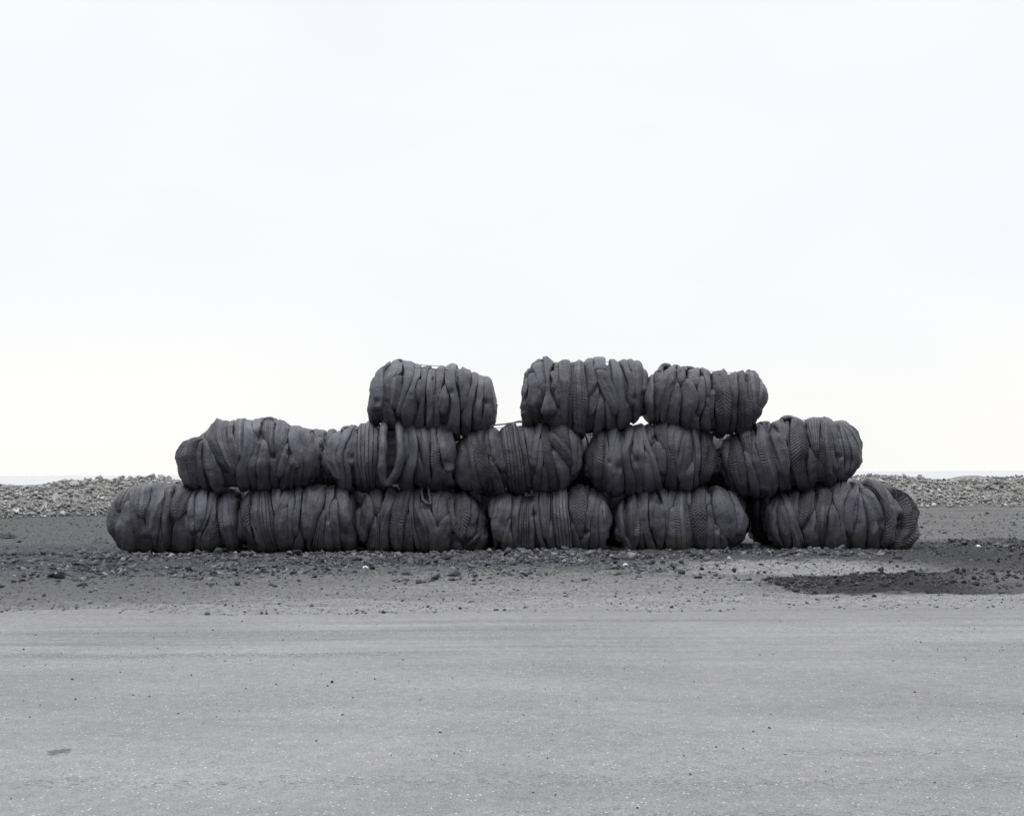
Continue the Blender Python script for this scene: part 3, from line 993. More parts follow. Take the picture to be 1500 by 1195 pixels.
make_bale('M3', (640, 590),
    [(148, 570, 640), (170, 450, 690), (230, 315, 745), (330, 230, 775), (450, 220, 785), (650, 206, 780), (850, 185, 780), (980, 185, 770), (1100, 160, 755),
     (1200, 205, 710), (1255, 300, 650), (1278, 400, 600)],
    [S(0, (350, 200, 240), (450, 165, 265), (550, 148, 285), (650, 160, 300), (750, 220, 310), lift=.012),
     S(0, (270, 225, 300), (380, 245, 310), (480, 265, 325), (580, 285, 345), (680, 300, 370), (775, 330, 400)),
     S(4, (235, 305, 410), (350, 305, 420), (470, 320, 440), (600, 345, 465), (700, 370, 480), (780, 390, 490), lift=.01),
     S(0, (230, 415, 460), (350, 425, 460), (470, 440, 470)),
     S(1, (240, 460, 545), (340, 465, 565), (440, 480, 590), (520, 500, 600), (600, 560, 605)),
     S(0, (480, 460, 490), (580, 465, 530), (680, 475, 560), (780, 500, 600)),
     S(2, (220, 555, 695), (350, 575, 720), (480, 590, 740), (600, 600, 755), (775, 620, 770), lift=.015),
     S(0, (215, 700, 750), (330, 725, 770), (440, 745, 790), (560, 760, 800), (740, 770, 820)),
     S(0, (195, 750, 870), (280, 775, 860), (380, 800, 850), (480, 810, 840), (560, 820, 840)),
     S(3, (190, 870, 935), (270, 870, 910), (360, 850, 890), (460, 835, 875), (560, 825, 865), lift=.02),
     S(2, (320, 880, 915), (420, 875, 930), (520, 865, 930), (620, 860, 910), (770, 850, 900)),
     S(0, (205, 915, 975), (320, 920, 990), (430, 935, 1020), (540, 945, 1050), (640, 960, 1080), (765, 990, 1100)),
     S(0, (560, 925, 945), (650, 905, 960), (765, 885, 985), lift=.01),
     S(2, (260, 975, 1000), (330, 985, 1070), (400, 1040, 1130), (480, 1090, 1165), (560, 1150, 1180), lift=.035),
     S(0, (420, 1000, 1050), (500, 1030, 1100), (580, 1050, 1160), (670, 1080, 1170)),
     S(0, (165, 1010, 1150), (230, 980, 1150), (320, 1060, 1165), (420, 1120, 1175), (500, 1160, 1180), lift=.02),
     S(0, (210, 1130, 1190), (300, 1160, 1230), (420, 1175, 1245), (520, 1180, 1240), (640, 1180, 1220), lift=.01),
     S(0, (270, 1210, 1260), (350, 1240, 1280), (480, 1245, 1285), (600, 1230, 1270))],
    'middle row tyre bale with wooden sticks lying across its top',
    rings=[dict(pts=[(1125, 175), (1150, 140, 0, .05), (1185, 122, 0, .05), (1200, 150, 0, .05), (1200, 205)], rad=10, lift=.03, closed=False),
           dict(pts=[(1190, 215), (1230, 222, .05), (1265, 260, .06), (1272, 330, .04)], rad=8, lift=.05, closed=False)],
    dents=[(850, 620, 25, .04), (500, 510, 18, .03)], seed=9)

make_bale('M4', (830, 590),
    [(140, 430, 530), (160, 370, 610), (210, 300, 690), (300, 240, 750), (420, 218, 795), (600, 205, 795), (750, 185, 780), (900, 165, 770), (1040, 190, 765),
     (1160, 215, 750), (1240, 290, 690), (1278, 400, 560)],
    [S(1, (265, 250, 330), (350, 170, 335), (450, 142, 330), (550, 150, 325), (650, 190, 320), (745, 240, 310), lift=.012),
     S(0, (255, 320, 345), (400, 335, 360), (520, 325, 370), (620, 320, 360), (755, 290, 350)),
     S(0, (230, 340, 455), (300, 365, 430), (400, 375, 415), (480, 365, 410), (560, 370, 410), (650, 360, 400), (785, 345, 390), lift=.025),
     S(0, (250, 430, 465), (320, 425, 470), (420, 420, 490), (520, 410, 500), (580, 400, 510), (660, 395, 500), (790, 410, 510)),
     S(3, (235, 520, 590), (330, 510, 575), (420, 490, 550), (500, 500, 555), (600, 515, 570), (700, 520, 590), (790, 520, 590), lift=.02),
     S(0, (235, 570, 640), (350, 590, 670), (450, 570, 680), (550, 580, 685), (640, 600, 690), (770, 640, 690)),
     S(0, (470, 565, 580), (560, 575, 620), (650, 580, 650), (785, 590, 665), lift=.012),
     S(0, (210, 620, 680), (300, 650, 700), (400, 700, 740), (500, 730, 780), (600, 760, 810), (750, 780, 830), lift=.015),
     S(0, (430, 690, 720), (530, 690, 750), (640, 690, 780), (770, 690, 790)),
     S(0, (195, 690, 740), (280, 700, 765), (340, 720, 765)),
     S(0, (340, 750, 830), (420, 755, 860), (520, 780, 870), (620, 820, 870), lift=-.01),
     S(4, (175, 740, 900), (240, 770, 885), (330, 810, 880), (420, 850, 900), (510, 870, 930), (600, 875, 950), (755, 870, 950), lift=.01),
     S(3, (165, 930, 1060), (250, 885, 1050), (350, 890, 1020), (450, 920, 985), (550, 945, 975), lift=.015),
     S(0, (230, 1050, 1090), (340, 1015, 1110), (440, 980, 1120), (540, 960, 1110), (620, 960, 1070), (680, 980, 1030)),
     S(0, (560, 1085, 1120), (620, 1030, 1110), (690, 985, 1100), (755, 980, 1080), lift=.02),
     S(0, (215, 1100, 1160), (320, 1115, 1160), (430, 1130, 1165), (540, 1130, 1165), (640, 1120, 1155), (750, 1110, 1160), lift=.01),
     S(0, (240, 1165, 1230), (330, 1165, 1260), (440, 1165, 1280), (540, 1165, 1275), (640, 1170, 1240), (720, 1170, 1200))],
    'deeply folded middle row tyre bale beneath the two touching top bales',
    rings=[dict(pts=[(300, 260), (325, 205, 0, -.05), (350, 180, 0, -.05), (375, 205, 0, -.05), (395, 235)], rad=15, lift=.02, closed=False)],
    dents=[(450, 565, 30, .06), (380, 520, 16, .04), (620, 500, 25, .04), (765, 310, 20, .05)], seed=10)

make_bale('M5', (1030, 590),
    [(140, 390, 470), (185, 340, 640), (250, 295, 745), (330, 235, 805), (450, 205, 810), (600, 178, 790), (750, 158, 765), (900, 142, 750), (1050, 142, 730),
     (1150, 152, 700), (1250, 205, 655), (1320, 290, 585), (1352, 380, 510)],
    [S(0, (350, 150, 250), (430, 140, 240), (500, 180, 230), (560, 185, 225)),
     S(1, (330, 255, 310), (420, 240, 350), (520, 235, 375), (620, 250, 395), (720, 280, 405), (800, 320, 400), lift=.012),
     S(0, (520, 195, 230), (620, 200, 250), (730, 230, 280)),
     S(2, (300, 315, 415), (370, 340, 415), (460, 380, 420), (550, 400, 440), lift=.01),
     S(0, (240, 420, 450), (400, 410, 460), (500, 420, 500), (600, 450, 560), (700, 480, 600), (800, 500, 580)),
     S(0, (420, 365, 380), (520, 380, 420), (640, 400, 460), (800, 410, 490)),
     S(3, (235, 470, 590), (330, 455, 610), (430, 475, 625), (530, 515, 640), (630, 570, 655), (750, 600, 660), lift=.02),
     S(1, (250, 600, 650), (350, 610, 720), (450, 630, 740), (550, 645, 745), (650, 660, 740), (770, 680, 760)),
     S(0, (185, 625, 700), (260, 680, 730), (340, 710, 740), lift=.025),
     S(3, (165, 680, 760), (250, 720, 750), (350, 735, 755)),
     S(1, (160, 770, 890), (280, 755, 925), (400, 750, 945), (500, 765, 930), (600, 790, 935), (745, 850, 950), lift=.015),
     S(0, (410, 930, 960), (500, 925, 1000), (580, 920, 1000), (735, 930, 980)),
     S(2, (145, 890, 1030), (250, 920, 1020), (350, 945, 1015), (450, 970, 1015)),
     S(3, (160, 1035, 1090), (280, 1030, 1120), (380, 1020, 1140), (480, 1020, 1170), (570, 1050, 1170), (690, 1090, 1150), lift=.01),
     S(0, (150, 1080, 1170), (250, 1125, 1180), (350, 1145, 1190), (430, 1165, 1210), (480, 1180, 1225), lift=.01),
     S(0, (470, 1190, 1225), (560, 1170, 1225), (680, 1140, 1230)),
     S(2, (200, 1185, 1250), (290, 1180, 1350), (400, 1200, 1400), (500, 1225, 1390), (600, 1230, 1310), (650, 1235, 1270), lift=.01),
     S(0, (205, 440, 600), (245, 450, 580), lift=.01), S(0, (235, 310, 400), (290, 330, 420), lift=.005)],
    'tilted tyre bale at the right end of the middle row, smoothly rounded',
    rings=[dict(pts=[(695, 185), (694, 150, 0, -.1), (722, 136, 0, -.1), (775, 140, 0, -.1), (830, 164, 0, -.1), (850, 190)], rad=30, lift=.03, closed=False),
           dict(pts=[(310, 265), (330, 225, 0, 0), (370, 235, 0, -.1), (400, 275)], rad=15, lift=.03, closed=False)],
    dents=[(1180, 470, 20, .06), (1040, 600, 40, .04)], seed=11)

# ---- the top row -------------------------------------------------------
make_bale('T1', (510, 510),
    [(165, 470, 540), (180, 350, 620), (230, 235, 665), (320, 165, 685), (420, 125, 700), (580, 135, 715), (640, 170, 720), (780, 185, 735), (920, 155, 750),
     (1000, 185, 750), (1150, 220, 735), (1255, 275, 690), (1312, 400, 580)],
    [S(0, (170, 310, 370), (240, 210, 310), (340, 185, 305), (440, 190, 300), (540, 230, 290), lift=.012),
     S(0, (420, 180, 200), (500, 165, 240), (620, 190, 240), lift=-.02),
     S(0, (150, 350, 400), (250, 310, 350), (360, 310, 340), (480, 305, 330), (580, 300, 330)),
     S(0, (130, 390, 480), (200, 360, 470), (300, 340, 390), (400, 345, 370), (470, 340, 370), lift=.025),
     S(3, (230, 405, 470), (330, 375, 480), (430, 365, 470), (520, 375, 440)),
     S(0, (470, 320, 350), (560, 300, 390), (670, 310, 430)),
     S(3, (130, 480, 580), (220, 500, 560), (320, 490, 545), (420, 475, 510), (500, 450, 490), (580, 425, 470), lift=.025),
     S(0, (145, 580, 610), (220, 560, 630), (300, 545, 590), (400, 530, 570), (460, 505, 540)),
     S(0, (270, 590, 640), (360, 595, 640), (460, 590, 640)),
     S(0, (340, 560, 600), (430, 520, 600), (520, 490, 610), (600, 480, 620), (700, 490, 600), lift=.01),
     S(0, (170, 640, 720), (260, 650, 690), (360, 640, 680), (460, 640, 670), (560, 620, 660), (690, 580, 660), lift=.015),
     S(0, (200, 710, 740), (300, 690, 740), (400, 690, 750), (520, 700, 750), (690, 690, 740)),
     S(0, (180, 740, 765), (300, 745, 765), (400, 745, 760), lift=.01),
     S(3, (185, 770, 840), (280, 765, 840), (380, 765, 820), (480, 755, 800), (690, 740, 800)),
     S(0, (330, 840, 860), (420, 820, 890), (510, 800, 890), (570, 810, 870), lift=.01),
     S(0, (150, 870, 930), (220, 850, 930), (300, 860, 930), (380, 890, 950), (460, 910, 970), (540, 910, 975), (720, 870, 970), lift=.025),
     S(0, (165, 930, 990), (240, 930, 970), (300, 935, 965)),
     S(1, (185, 1000, 1080), (270, 960, 1070), (360, 970, 1060), (450, 980, 1040), (540, 990, 1030), lift=.01),
     S(3, (215, 1085, 1130), (300, 1090, 1130), (400, 1060, 1110), (500, 1040, 1090), (600, 1000, 1080), (720, 990, 1070), lift=.01),
     S(0, (220, 1130, 1190), (320, 1140, 1190), (430, 1140, 1190), (540, 1110, 1170), (710, 1090, 1160)),
     S(0, (245, 1195, 1265), (330, 1195, 1270), (430, 1200, 1270), (530, 1200, 1250), (670, 1160, 1240), lift=.01),
     S(0, (380, 1275, 1310), (460, 1270, 1318), (550, 1250, 1310), (640, 1200, 1280))],
    'lone tyre bale on the left of the top row, standing apart against the sky',
    rings=[dict(pts=[(390, 145), (410, 118, 0, 0), (450, 104, 0, 0), (478, 118, 0, 0), (485, 150)], rad=16, lift=.02, closed=False)],
    dents=[(265, 470, 25, .05), (900, 390, 20, .05), (1200, 480, 22, .07), (745, 270, 14, .04), (245, 580, 30, .05)], seed=12)

t2 = make_bale('T2', (730, 510),
    [(175, 480, 600), (205, 310, 655), (230, 210, 670), (300, 145, 680), (400, 118, 690), (550, 130, 700), (680, 122, 752), (850, 112, 755), (960, 112, 722),
     (1110, 116, 670), (1230, 130, 605), (1300, 195, 545), (1322, 300, 480)],
    [S(0, (200, 220, 280), (280, 215, 260), (350, 200, 250), (430, 200, 255), (520, 180, 230), (640, 190, 250)),
     S(0, (220, 280, 330), (320, 275, 365), (420, 270, 385), (500, 275, 390), lift=.012),
     S(0, (170, 320, 410), (260, 340, 410), (350, 370, 410), (400, 385, 410)),
     S(0, (130, 285, 400), (170, 280, 340), lift=.01),
     S(0, (500, 270, 320), (570, 230, 380), (680, 240, 400), lift=-.01),
     S(0, (120, 410, 500), (200, 415, 450), (300, 425, 450), (400, 420, 455), (480, 400, 490), (560, 380, 525), lift=.025),
     S(0, (200, 450, 490), (280, 480, 505), (360, 465, 510), lift=.03),
     S(0, (130, 490, 520), (240, 500, 520), (380, 500, 525), (500, 520, 545)),
     S(0, (135, 530, 630), (240, 515, 630), (340, 515, 620), (440, 530, 610), (670, 560, 600), lift=.015),
     S(2, (130, 630, 680), (240, 635, 655), (360, 625, 650), (480, 610, 645), (670, 600, 640)),
     S(3, (130, 670, 735), (240, 650, 760), (350, 640, 775), (450, 638, 780), (540, 650, 770), (670, 670, 760), lift=.015),
     S(0, (130, 745, 830), (230, 760, 860), (320, 780, 860), (400, 785, 820)),
     S(0, (205, 860, 930), (290, 870, 985), (380, 910, 1025), (470, 950, 1045), (560, 990, 1040), (590, 1010, 1030), lift=.045),
     S(0, (330, 850, 870), (400, 800, 880), (480, 780, 870), (560, 770, 840), (600, 780, 800), lift=.01),
     S(0, (430, 880, 920), (520, 860, 950), (680, 850, 930)),
     S(0, (120, 985, 1050), (220, 1000, 1100), (320, 1005, 1120), (420, 1040, 1120), (680, 1050, 1110), lift=.01),
     S(3, (115, 1060, 1110), (220, 1110, 1150), (320, 1145, 1180), (420, 1140, 1185), (500, 1150, 1190), lift=.015),
     S(0, (118, 1120, 1180), (220, 1180, 1200), (320, 1185, 1210), (400, 1190, 1215)),
     S(3, (130, 1190, 1280), (220, 1195, 1275), (320, 1210, 1270), (440, 1200, 1250), (650, 1180, 1240)),
     S(0, (180, 1270, 1310), (280, 1275, 1315), (380, 1260, 1290)),
     S(0, (560, 520, 560), (690, 440, 560)), S(0, (500, 1100, 1150), (690, 1090, 1200)),
     S(0, (118, 800, 850), (300, 930, 990), (690, 960, 1040), lift=-.015),
    ],
    'top row tyre bale with a rubber strap knotted over its top',
    dents=[(250, 540, 25, .04), (1190, 440, 18, .05), (255, 250, 20, .04)], seed=13)
add_strap(BALES['T2'], t2, [(885, 120, .30), (884, 88, .10), (884, 84, -.10)], [(888, 135, .085), (892, 165, .08), (892, 198, .07), (894, 212, .02)], 50, .014)

make_bale('T3', (900, 510),
    [(240, 400, 450), (255, 340, 560), (300, 245, 620), (380, 190, 665), (500, 175, 690), (700, 185, 720), (850, 208, 740), (1000, 218, 740), (1150, 210, 715),
     (1230, 220, 670), (1285, 320, 600), (1318, 430, 520)],
    [S(1, (250, 300, 350), (340, 250, 350), (440, 240, 350), (540, 260, 350), (640, 290, 345), lift=.012),
     S(0, (240, 350, 385), (340, 355, 400), (450, 355, 400), (640, 350, 390)),
     S(0, (190, 370, 430), (230, 380, 430), (300, 400, 420), lift=.01),
     S(3, (190, 490, 540), (260, 430, 540), (350, 405, 525), (450, 405, 495), (550, 415, 460), (650, 420, 450), lift=.015),
     S(0, (310, 540, 560), (400, 510, 575), (480, 480, 570), (570, 455, 560), (680, 450, 550), lift=.005),
     S(0, (185, 550, 610), (250, 560, 620), (300, 570, 600)),
     S(4, (270, 620, 660), (350, 590, 700), (450, 575, 720), (550, 575, 690), (690, 590, 650), lift=.012),
     S(3, (190, 640, 735), (260, 650, 735), (330, 700, 735)),
     S(1, (250, 740, 780), (350, 735, 800), (440, 720, 800), (520, 705, 780), (590, 710, 740), lift=.01),
     S(0, (190, 740, 850), (250, 790, 835), (340, 800, 835), (430, 805, 835), (520, 800, 830), lift=.02),
     S(0, (420, 830, 870), (520, 790, 840), (690, 750, 840)),
     S(0, (380, 850, 880), (500, 840, 875), (620, 830, 860), lift=.01),
     S(1, (225, 860, 980), (340, 860, 1005), (450, 875, 1015), (560, 880, 1010), (730, 890, 980), lift=.015),
     S(3, (220, 990, 1060), (320, 1000, 1075), (430, 1015, 1080), (540, 1020, 1060), (720, 1010, 1050)),
     S(0, (220, 1070, 1145), (320, 1085, 1150), (430, 1095, 1165), (530, 1090, 1190), (700, 1080, 1190), lift=.01),
     S(3, (215, 1150, 1230), (300, 1150, 1265), (420, 1165, 1270), (520, 1190, 1265), (640, 1200, 1240), lift=.005),
     S(0, (290, 1265, 1290), (380, 1270, 1320), (480, 1265, 1325), (560, 1265, 1300)),
     S(0, (200, 430, 500), (300, 470, 520), lift=-.01), S(0, (600, 600, 740), (720, 620, 740))],
    'rightmost top row tyre bale, sloping down over a pale gap',
    rings=[dict(pts=[(400, 215), (418, 176, 0, .0), (446, 157, 0, .0), (480, 176, 0, .0), (494, 215)], rad=36, lift=.03, closed=False),
           dict(pts=[(515, 195), (530, 160, 0, .0), (560, 175, 0, .0), (580, 205)], rad=24, lift=.03, closed=False),
           dict(pts=[(612, 205), (630, 182, 0, -.05), (665, 180, 0, -.05), (695, 198, 0, -.05), (705, 220)], rad=31, lift=.03, closed=False),
           dict(pts=[(1160, 240), (1170, 205, 0, -.05), (1192, 200, 0, -.05), (1215, 225)], rad=17, lift=.02, closed=False)],
    dents=[(1165, 280, 18, .05), (820, 430, 18, .03)], seed=14)


# ---- bales of the row behind, glimpsed through the gaps ------------------
def rear_bale(px0, px1, top, bottom, label, seed, yc=1.28):
    r = random.Random(seed)
    k = (px1 - px0) * 6.0
    n = 11
    ol = []
    for i in range(n):
        t = i / (n - 1)
        e = (1 - abs(2 * t - 1) ** (3.2 if top < 690 else 7)) ** 0.42
        h = (bottom - top) / 2 * 6 * max(e, 0.25 if top < 690 else 0.72)
        mid = (top + bottom) / 2 * 6
        ol.append((t * k, mid - h + r.uniform(-12, 12), mid + h))
    st, X = [], 20
    tt, bb = top * 6, bottom * 6
    while X < k - 60:
        w = r.uniform(60, 130)
        sl, pin = r.uniform(-40, 40), r.uniform(.4, 1)
        rows = []
        for j, f in enumerate((0.03, 0.3, 0.6, 0.97)):
            c, h = X + w / 2 + sl * (f - .5), w / 2 * (pin if j in (0, 3) else 1)
            rows.append((tt + (bb - tt) * f, c - h, c + h))
        st.append(S(r.choice([0, 0, 1, 3, 4, 2]), *rows, lift=r.uniform(-.01, .02)))
        X += w * .9
    make_bale('R%d' % seed, (px0, 0), ol, st, label, yc=yc, seed=seed)


rear_bale(395, 570, 632, 728, 'rear tyre bale whose top peeks between the two leftmost middle row bales', 31)
rear_bale(585, 760, 630, 728, 'rear tyre bale glimpsed behind the join of looped and stick-topped bales', 32)
rear_bale(768, 985, 633, 728, 'rear tyre bale glimpsed between the stick-topped bale and its right neighbour', 36)
rear_bale(1000, 1190, 632, 734, 'rear tyre bale filling the dark gap beside the tilted right-hand bale', 33)
rear_bale(262, 441, 700, 800, 'rear tyre bale behind the first join from the left in the bottom row', 37)
rear_bale(441, 619, 700, 800, 'rear tyre bale behind the second join from the left in the bottom row', 38)
rear_bale(619, 792, 700, 800, 'rear tyre bale behind the middle join of the bottom row', 39)
rear_bale(792, 940, 700, 800, 'rear tyre bale behind the join right of the straight-grooved bottom bale', 40)
rear_bale(945, 1097, 705, 800, 'rear tyre bale on the ground left of the small pale triangular opening', 34)
rear_bale(1094, 1285, 705, 800, 'rear tyre bale on the ground right of the small pale triangular opening', 35)


# ------------------------------------------------------------------ ground
def bank_base(x):
    return 15.4 + (x + 14.0) * 0.15 + 0.5 * np.sin(x * 0.45)


def ss(a, b, v):
    t = np.clip((v - a) / (b - a), 0, 1)
    return t * t * (3 - 2 * t)


def ground_z(x, y):
    x, y = np.asarray(x, float), np.asarray(y, float)
    off = ss(-8.8, -7.6, y)
    z = 0.012 * fbm(x * .7, y * .7, 0, 1, 3) * off
    z = z + 0.020 * fbm(x * 2.5, y * 3.5, 0, 4, 3) * off
    z = z + 0.016 * np.sin(y * 5.2 + fbm(x * .25, y * .3, 0, 6, 2) * 2.2) * ss(-8.8, -8.0, y) * ss(-5.6, -6.6, y)
    # the stony ridge along the foot of the bales
    z = z + 0.02 * np.exp(-((y + 1.25) / 0.9) ** 2) * ss(6.6, 4.2, x) * (1 + .5 * fbm(x * 1.5, y * 2, 0, 8, 2))
    z = z + 0.03 * fbm(x * 5, y * 5, 0, 12, 2) * ss(-5.0, -3.2, y) * ss(3, 0, y) * ss(6.2, 3.8, x)
    # low heap of dark earth on the right and the scuffed stretch beyond it
    hx = ss(2.6, 4.4, x)
    z = z + hx * 0.075 * np.exp(-((y + 5.72 - 0.10 * (x - 3.5)) / 0.70) ** 2) * (1 + .30 * fbm(x * 1.2, y * 1.6, 0, 14, 2) + .35 * fbm(x * 5, y * 5, 0, 16, 2))
    z = z + ss(5.6, 6.8, x) * ss(-3.6, -2.2, y) * ss(2.2, 0.5, y) * 0.06 * (1 + fbm(x * 2.2, y * 2.2, 0, 15, 3))
    # stony bank in front of the sea
    b = bank_base(x)
    lump = 1 + 0.16 * fbm(x * .5, y * .35, 0, 21, 3)
    h = 0.93 * lump + 0.14 * np.exp(-((x + 12.6) / 1.3) ** 2) + 0.10 * np.exp(-((x - 13.3) / 1.6) ** 2)
    z = z + h * ss(b - 0.3, b + 3.0, y) * (1 - ss(b + 4.5, b + 9.5, y))
    z = z - 3.2 * ss(b + 5.0, b + 12.0, y)
    return z


def axis(parts):
    out = []
    for a, b, n in parts:
        out += list(np.linspace(a, b, n, endpoint=False))
    out.append(parts[-1][1])
    return np.array(out)


gx = axis([(-90, -20, 14), (-20, -11, 60), (-11, 11, 330), (11, 20, 60), (20, 90, 14)])
gy = axis([(-70, -16, 10), (-16, -9, 30), (-9, 2.5, 210), (2.5, 14, 70), (14, 27, 90), (27, 32, 8)])
GX, GY = np.meshgrid(gx, gy, indexing='ij')
GZ = ground_z(GX, GY)


def dirt_mat():
    m, nt, b = new_mat('dusty_dark_earth')
    g = NT(nt)
    P = g.pos()
    x, y, z = g.sep(P)
    st = g.scale_vec(P, (0.5, 1.6, 1))
    n0 = g.noise(st, 0.9, 4, 0.6, 0.4)
    n1 = g.noise(P, 6, 5, 0.65)
    n2 = g.noise(P, 45, 4, 0.7)
    streak = g.noise(g.scale_vec(P, (0.25, 5.0, 1)), 1.6, 4, 0.65, 0.3)
    # dust-grey earth
    base = g.ramp(g.math('ADD', g.math('MULTIPLY', n0, 0.55), g.math('MULTIPLY', n1, 0.45)),
                  [(0.30, (0.075, 0.074, 0.074)), (0.5, (0.132, 0.131, 0.130)), (0.70, (0.195, 0.193, 0.191))])
    # wheel-swept dust towards the road, in streaks
    yy = g.math('ADD', y, g.math('MULTIPLY_ADD', streak, 3.2, -1.6))
    swept = g.smooth(yy, -3.6, -6.4)
    base = g.mix(g.math('MULTIPLY', swept, 0.85), base, (0.212, 0.211, 0.214))
    lf = g.math('MULTIPLY', g.smooth(g.math('ADD', x, g.math('MULTIPLY_ADD', n0, 3.0, -1.5)), 0.5, -5.0), g.smooth(yy, -9.6, -6.6))
    base = g.mix(g.math('MULTIPLY', lf, 0.85), base, (0.088, 0.088, 0.090))
    rut = g.noise(g.scale_vec(P, (0.35, 3.2, 1)), 1.9, 7, 0.78, 0.8)
    rm = g.math('MULTIPLY', g.smooth(rut, 0.46, 0.60), g.math('MULTIPLY', g.smooth(y, -9.2, -7.6), g.smooth(y, -4.2, -6.2)))
    base = g.mix(g.math('MULTIPLY', rm, 0.55), base, (0.125, 0.123, 0.122))
    sw2 = g.math('MULTIPLY', g.smooth(g.math('ADD', y, g.math('MULTIPLY_ADD', rut, 2.4, -1.2)), -6.6, -7.6), g.smooth(x, -7.0, -1.0))
    base = g.mix(g.math('MULTIPLY', sw2, 0.8), base, (0.235, 0.234, 0.236))
    # cinder spread round the foot of the stack
    band = g.math('MULTIPLY', g.smooth(g.math('ADD', y, g.math('MULTIPLY_ADD', n0, 2.4, -1.2)), -4.6, -2.6),
                  g.smooth(g.math('ADD', y, g.math('MULTIPLY_ADD', n0, 2.0, -1.0)), 2.6, 1.0))
    cin = g.ramp(n1, [(0.35, (0.038, 0.039, 0.046)), (0.65, (0.092, 0.094, 0.106))])
    base = g.mix(g.math('MULTIPLY', band, 0.8), base, cin)
    # heap of black earth and the pale worn track beside it
    wob = g.math('MULTIPLY_ADD', n0, 1.6, -0.8)
    hx = g.smooth(g.math('ADD', x, wob), 2.2, 3.6)
    cy = g.math('MULTIPLY_ADD', x, -0.10, 6.1)
    hw = g.smooth(x, 2.4, 4.6)
    dy = g.math('SUBTRACT', g.math('ABSOLUTE', g.math('ADD', g.math('ADD', y, cy), g.math('MULTIPLY_ADD', n1, 0.7, g.math('MULTIPLY_ADD', wob, 0.30, -0.35)))), g.math('MULTIPLY', hw, 0.62))
    heap = g.math('MULTIPLY', g.smooth(dy, 0.62, 0.38), hx)
    rx = g.math('MULTIPLY', g.smooth(g.math('ADD', x, wob), 4.6, 6.2), g.math('MULTIPLY', g.smooth(y, -6.5, -5.8), g.smooth(y, 1.0, -0.5)))
    heap = g.math('MULTIPLY', heap, g.math('MULTIPLY_ADD', g.smooth(g.math('ADD', x, wob), 5.9, 4.3), 0.6, 0.4))
    heap = g.math('MAXIMUM', heap, g.math('MULTIPLY', rx, 0.62))
    tx = g.math('MULTIPLY', g.smooth(x, 1.2, 3.2), g.smooth(x, 6.2, 4.2))
    ty = g.smooth(g.math('ABSOLUTE', g.math('ADD', g.math('ADD', y, 3.5), g.math('MULTIPLY', wob, 0.35))), 1.3, 0.7)
    base = g.mix(g.math('MULTIPLY', g.math('MULTIPLY', tx, ty), 0.85), base, (0.25, 0.248, 0.252))
    base = g.mix(heap, base, g.ramp(n2, [(0.35, (0.016, 0.016, 0.018)), (0.7, (0.048, 0.047, 0.049))]))
    # pale silt among the stones of the bank
    bk = g.smooth(z, 0.10, 0.45)
    base = g.mix(bk, base, g.ramp(n1, [(0.3, (0.16, 0.158, 0.150)), (0.7, (0.30, 0.295, 0.28))]))
    hsv = g.n('ShaderNodeHueSaturation')
    g.link(base, hsv.inputs['Color'])
    n3 = g.noise(P, 17, 3, 0.7)
    con = g.math('MULTIPLY_ADD', swept, -0.38, 1.05)
    vv_ = g.math('MULTIPLY_ADD', g.math('SUBTRACT', n2, 0.5), 3.0, g.math('MULTIPLY', g.math('SUBTRACT', n3, 0.5), 2.0))
    g.link(g.math('MULTIPLY_ADD', vv_, con, 0.95), hsv.inputs['Value'])
    g.link(hsv.outputs[0], b.inputs['Base Color'])
    b.inputs['Roughness'].default_value = 0.95
    b.inputs['Specular IOR Level'].default_value = 0.15
    nrm = g.bump(g.math('MULTIPLY', n1, con), 0.05, 0.7)
    nrm = g.bump(g.math('MULTIPLY', n3, con), 0.045, 0.8, nrm)
    nrm = g.bump(n2, 0.010, 0.9, nrm)
    g.link(nrm, b.inputs['Normal'])
    return m


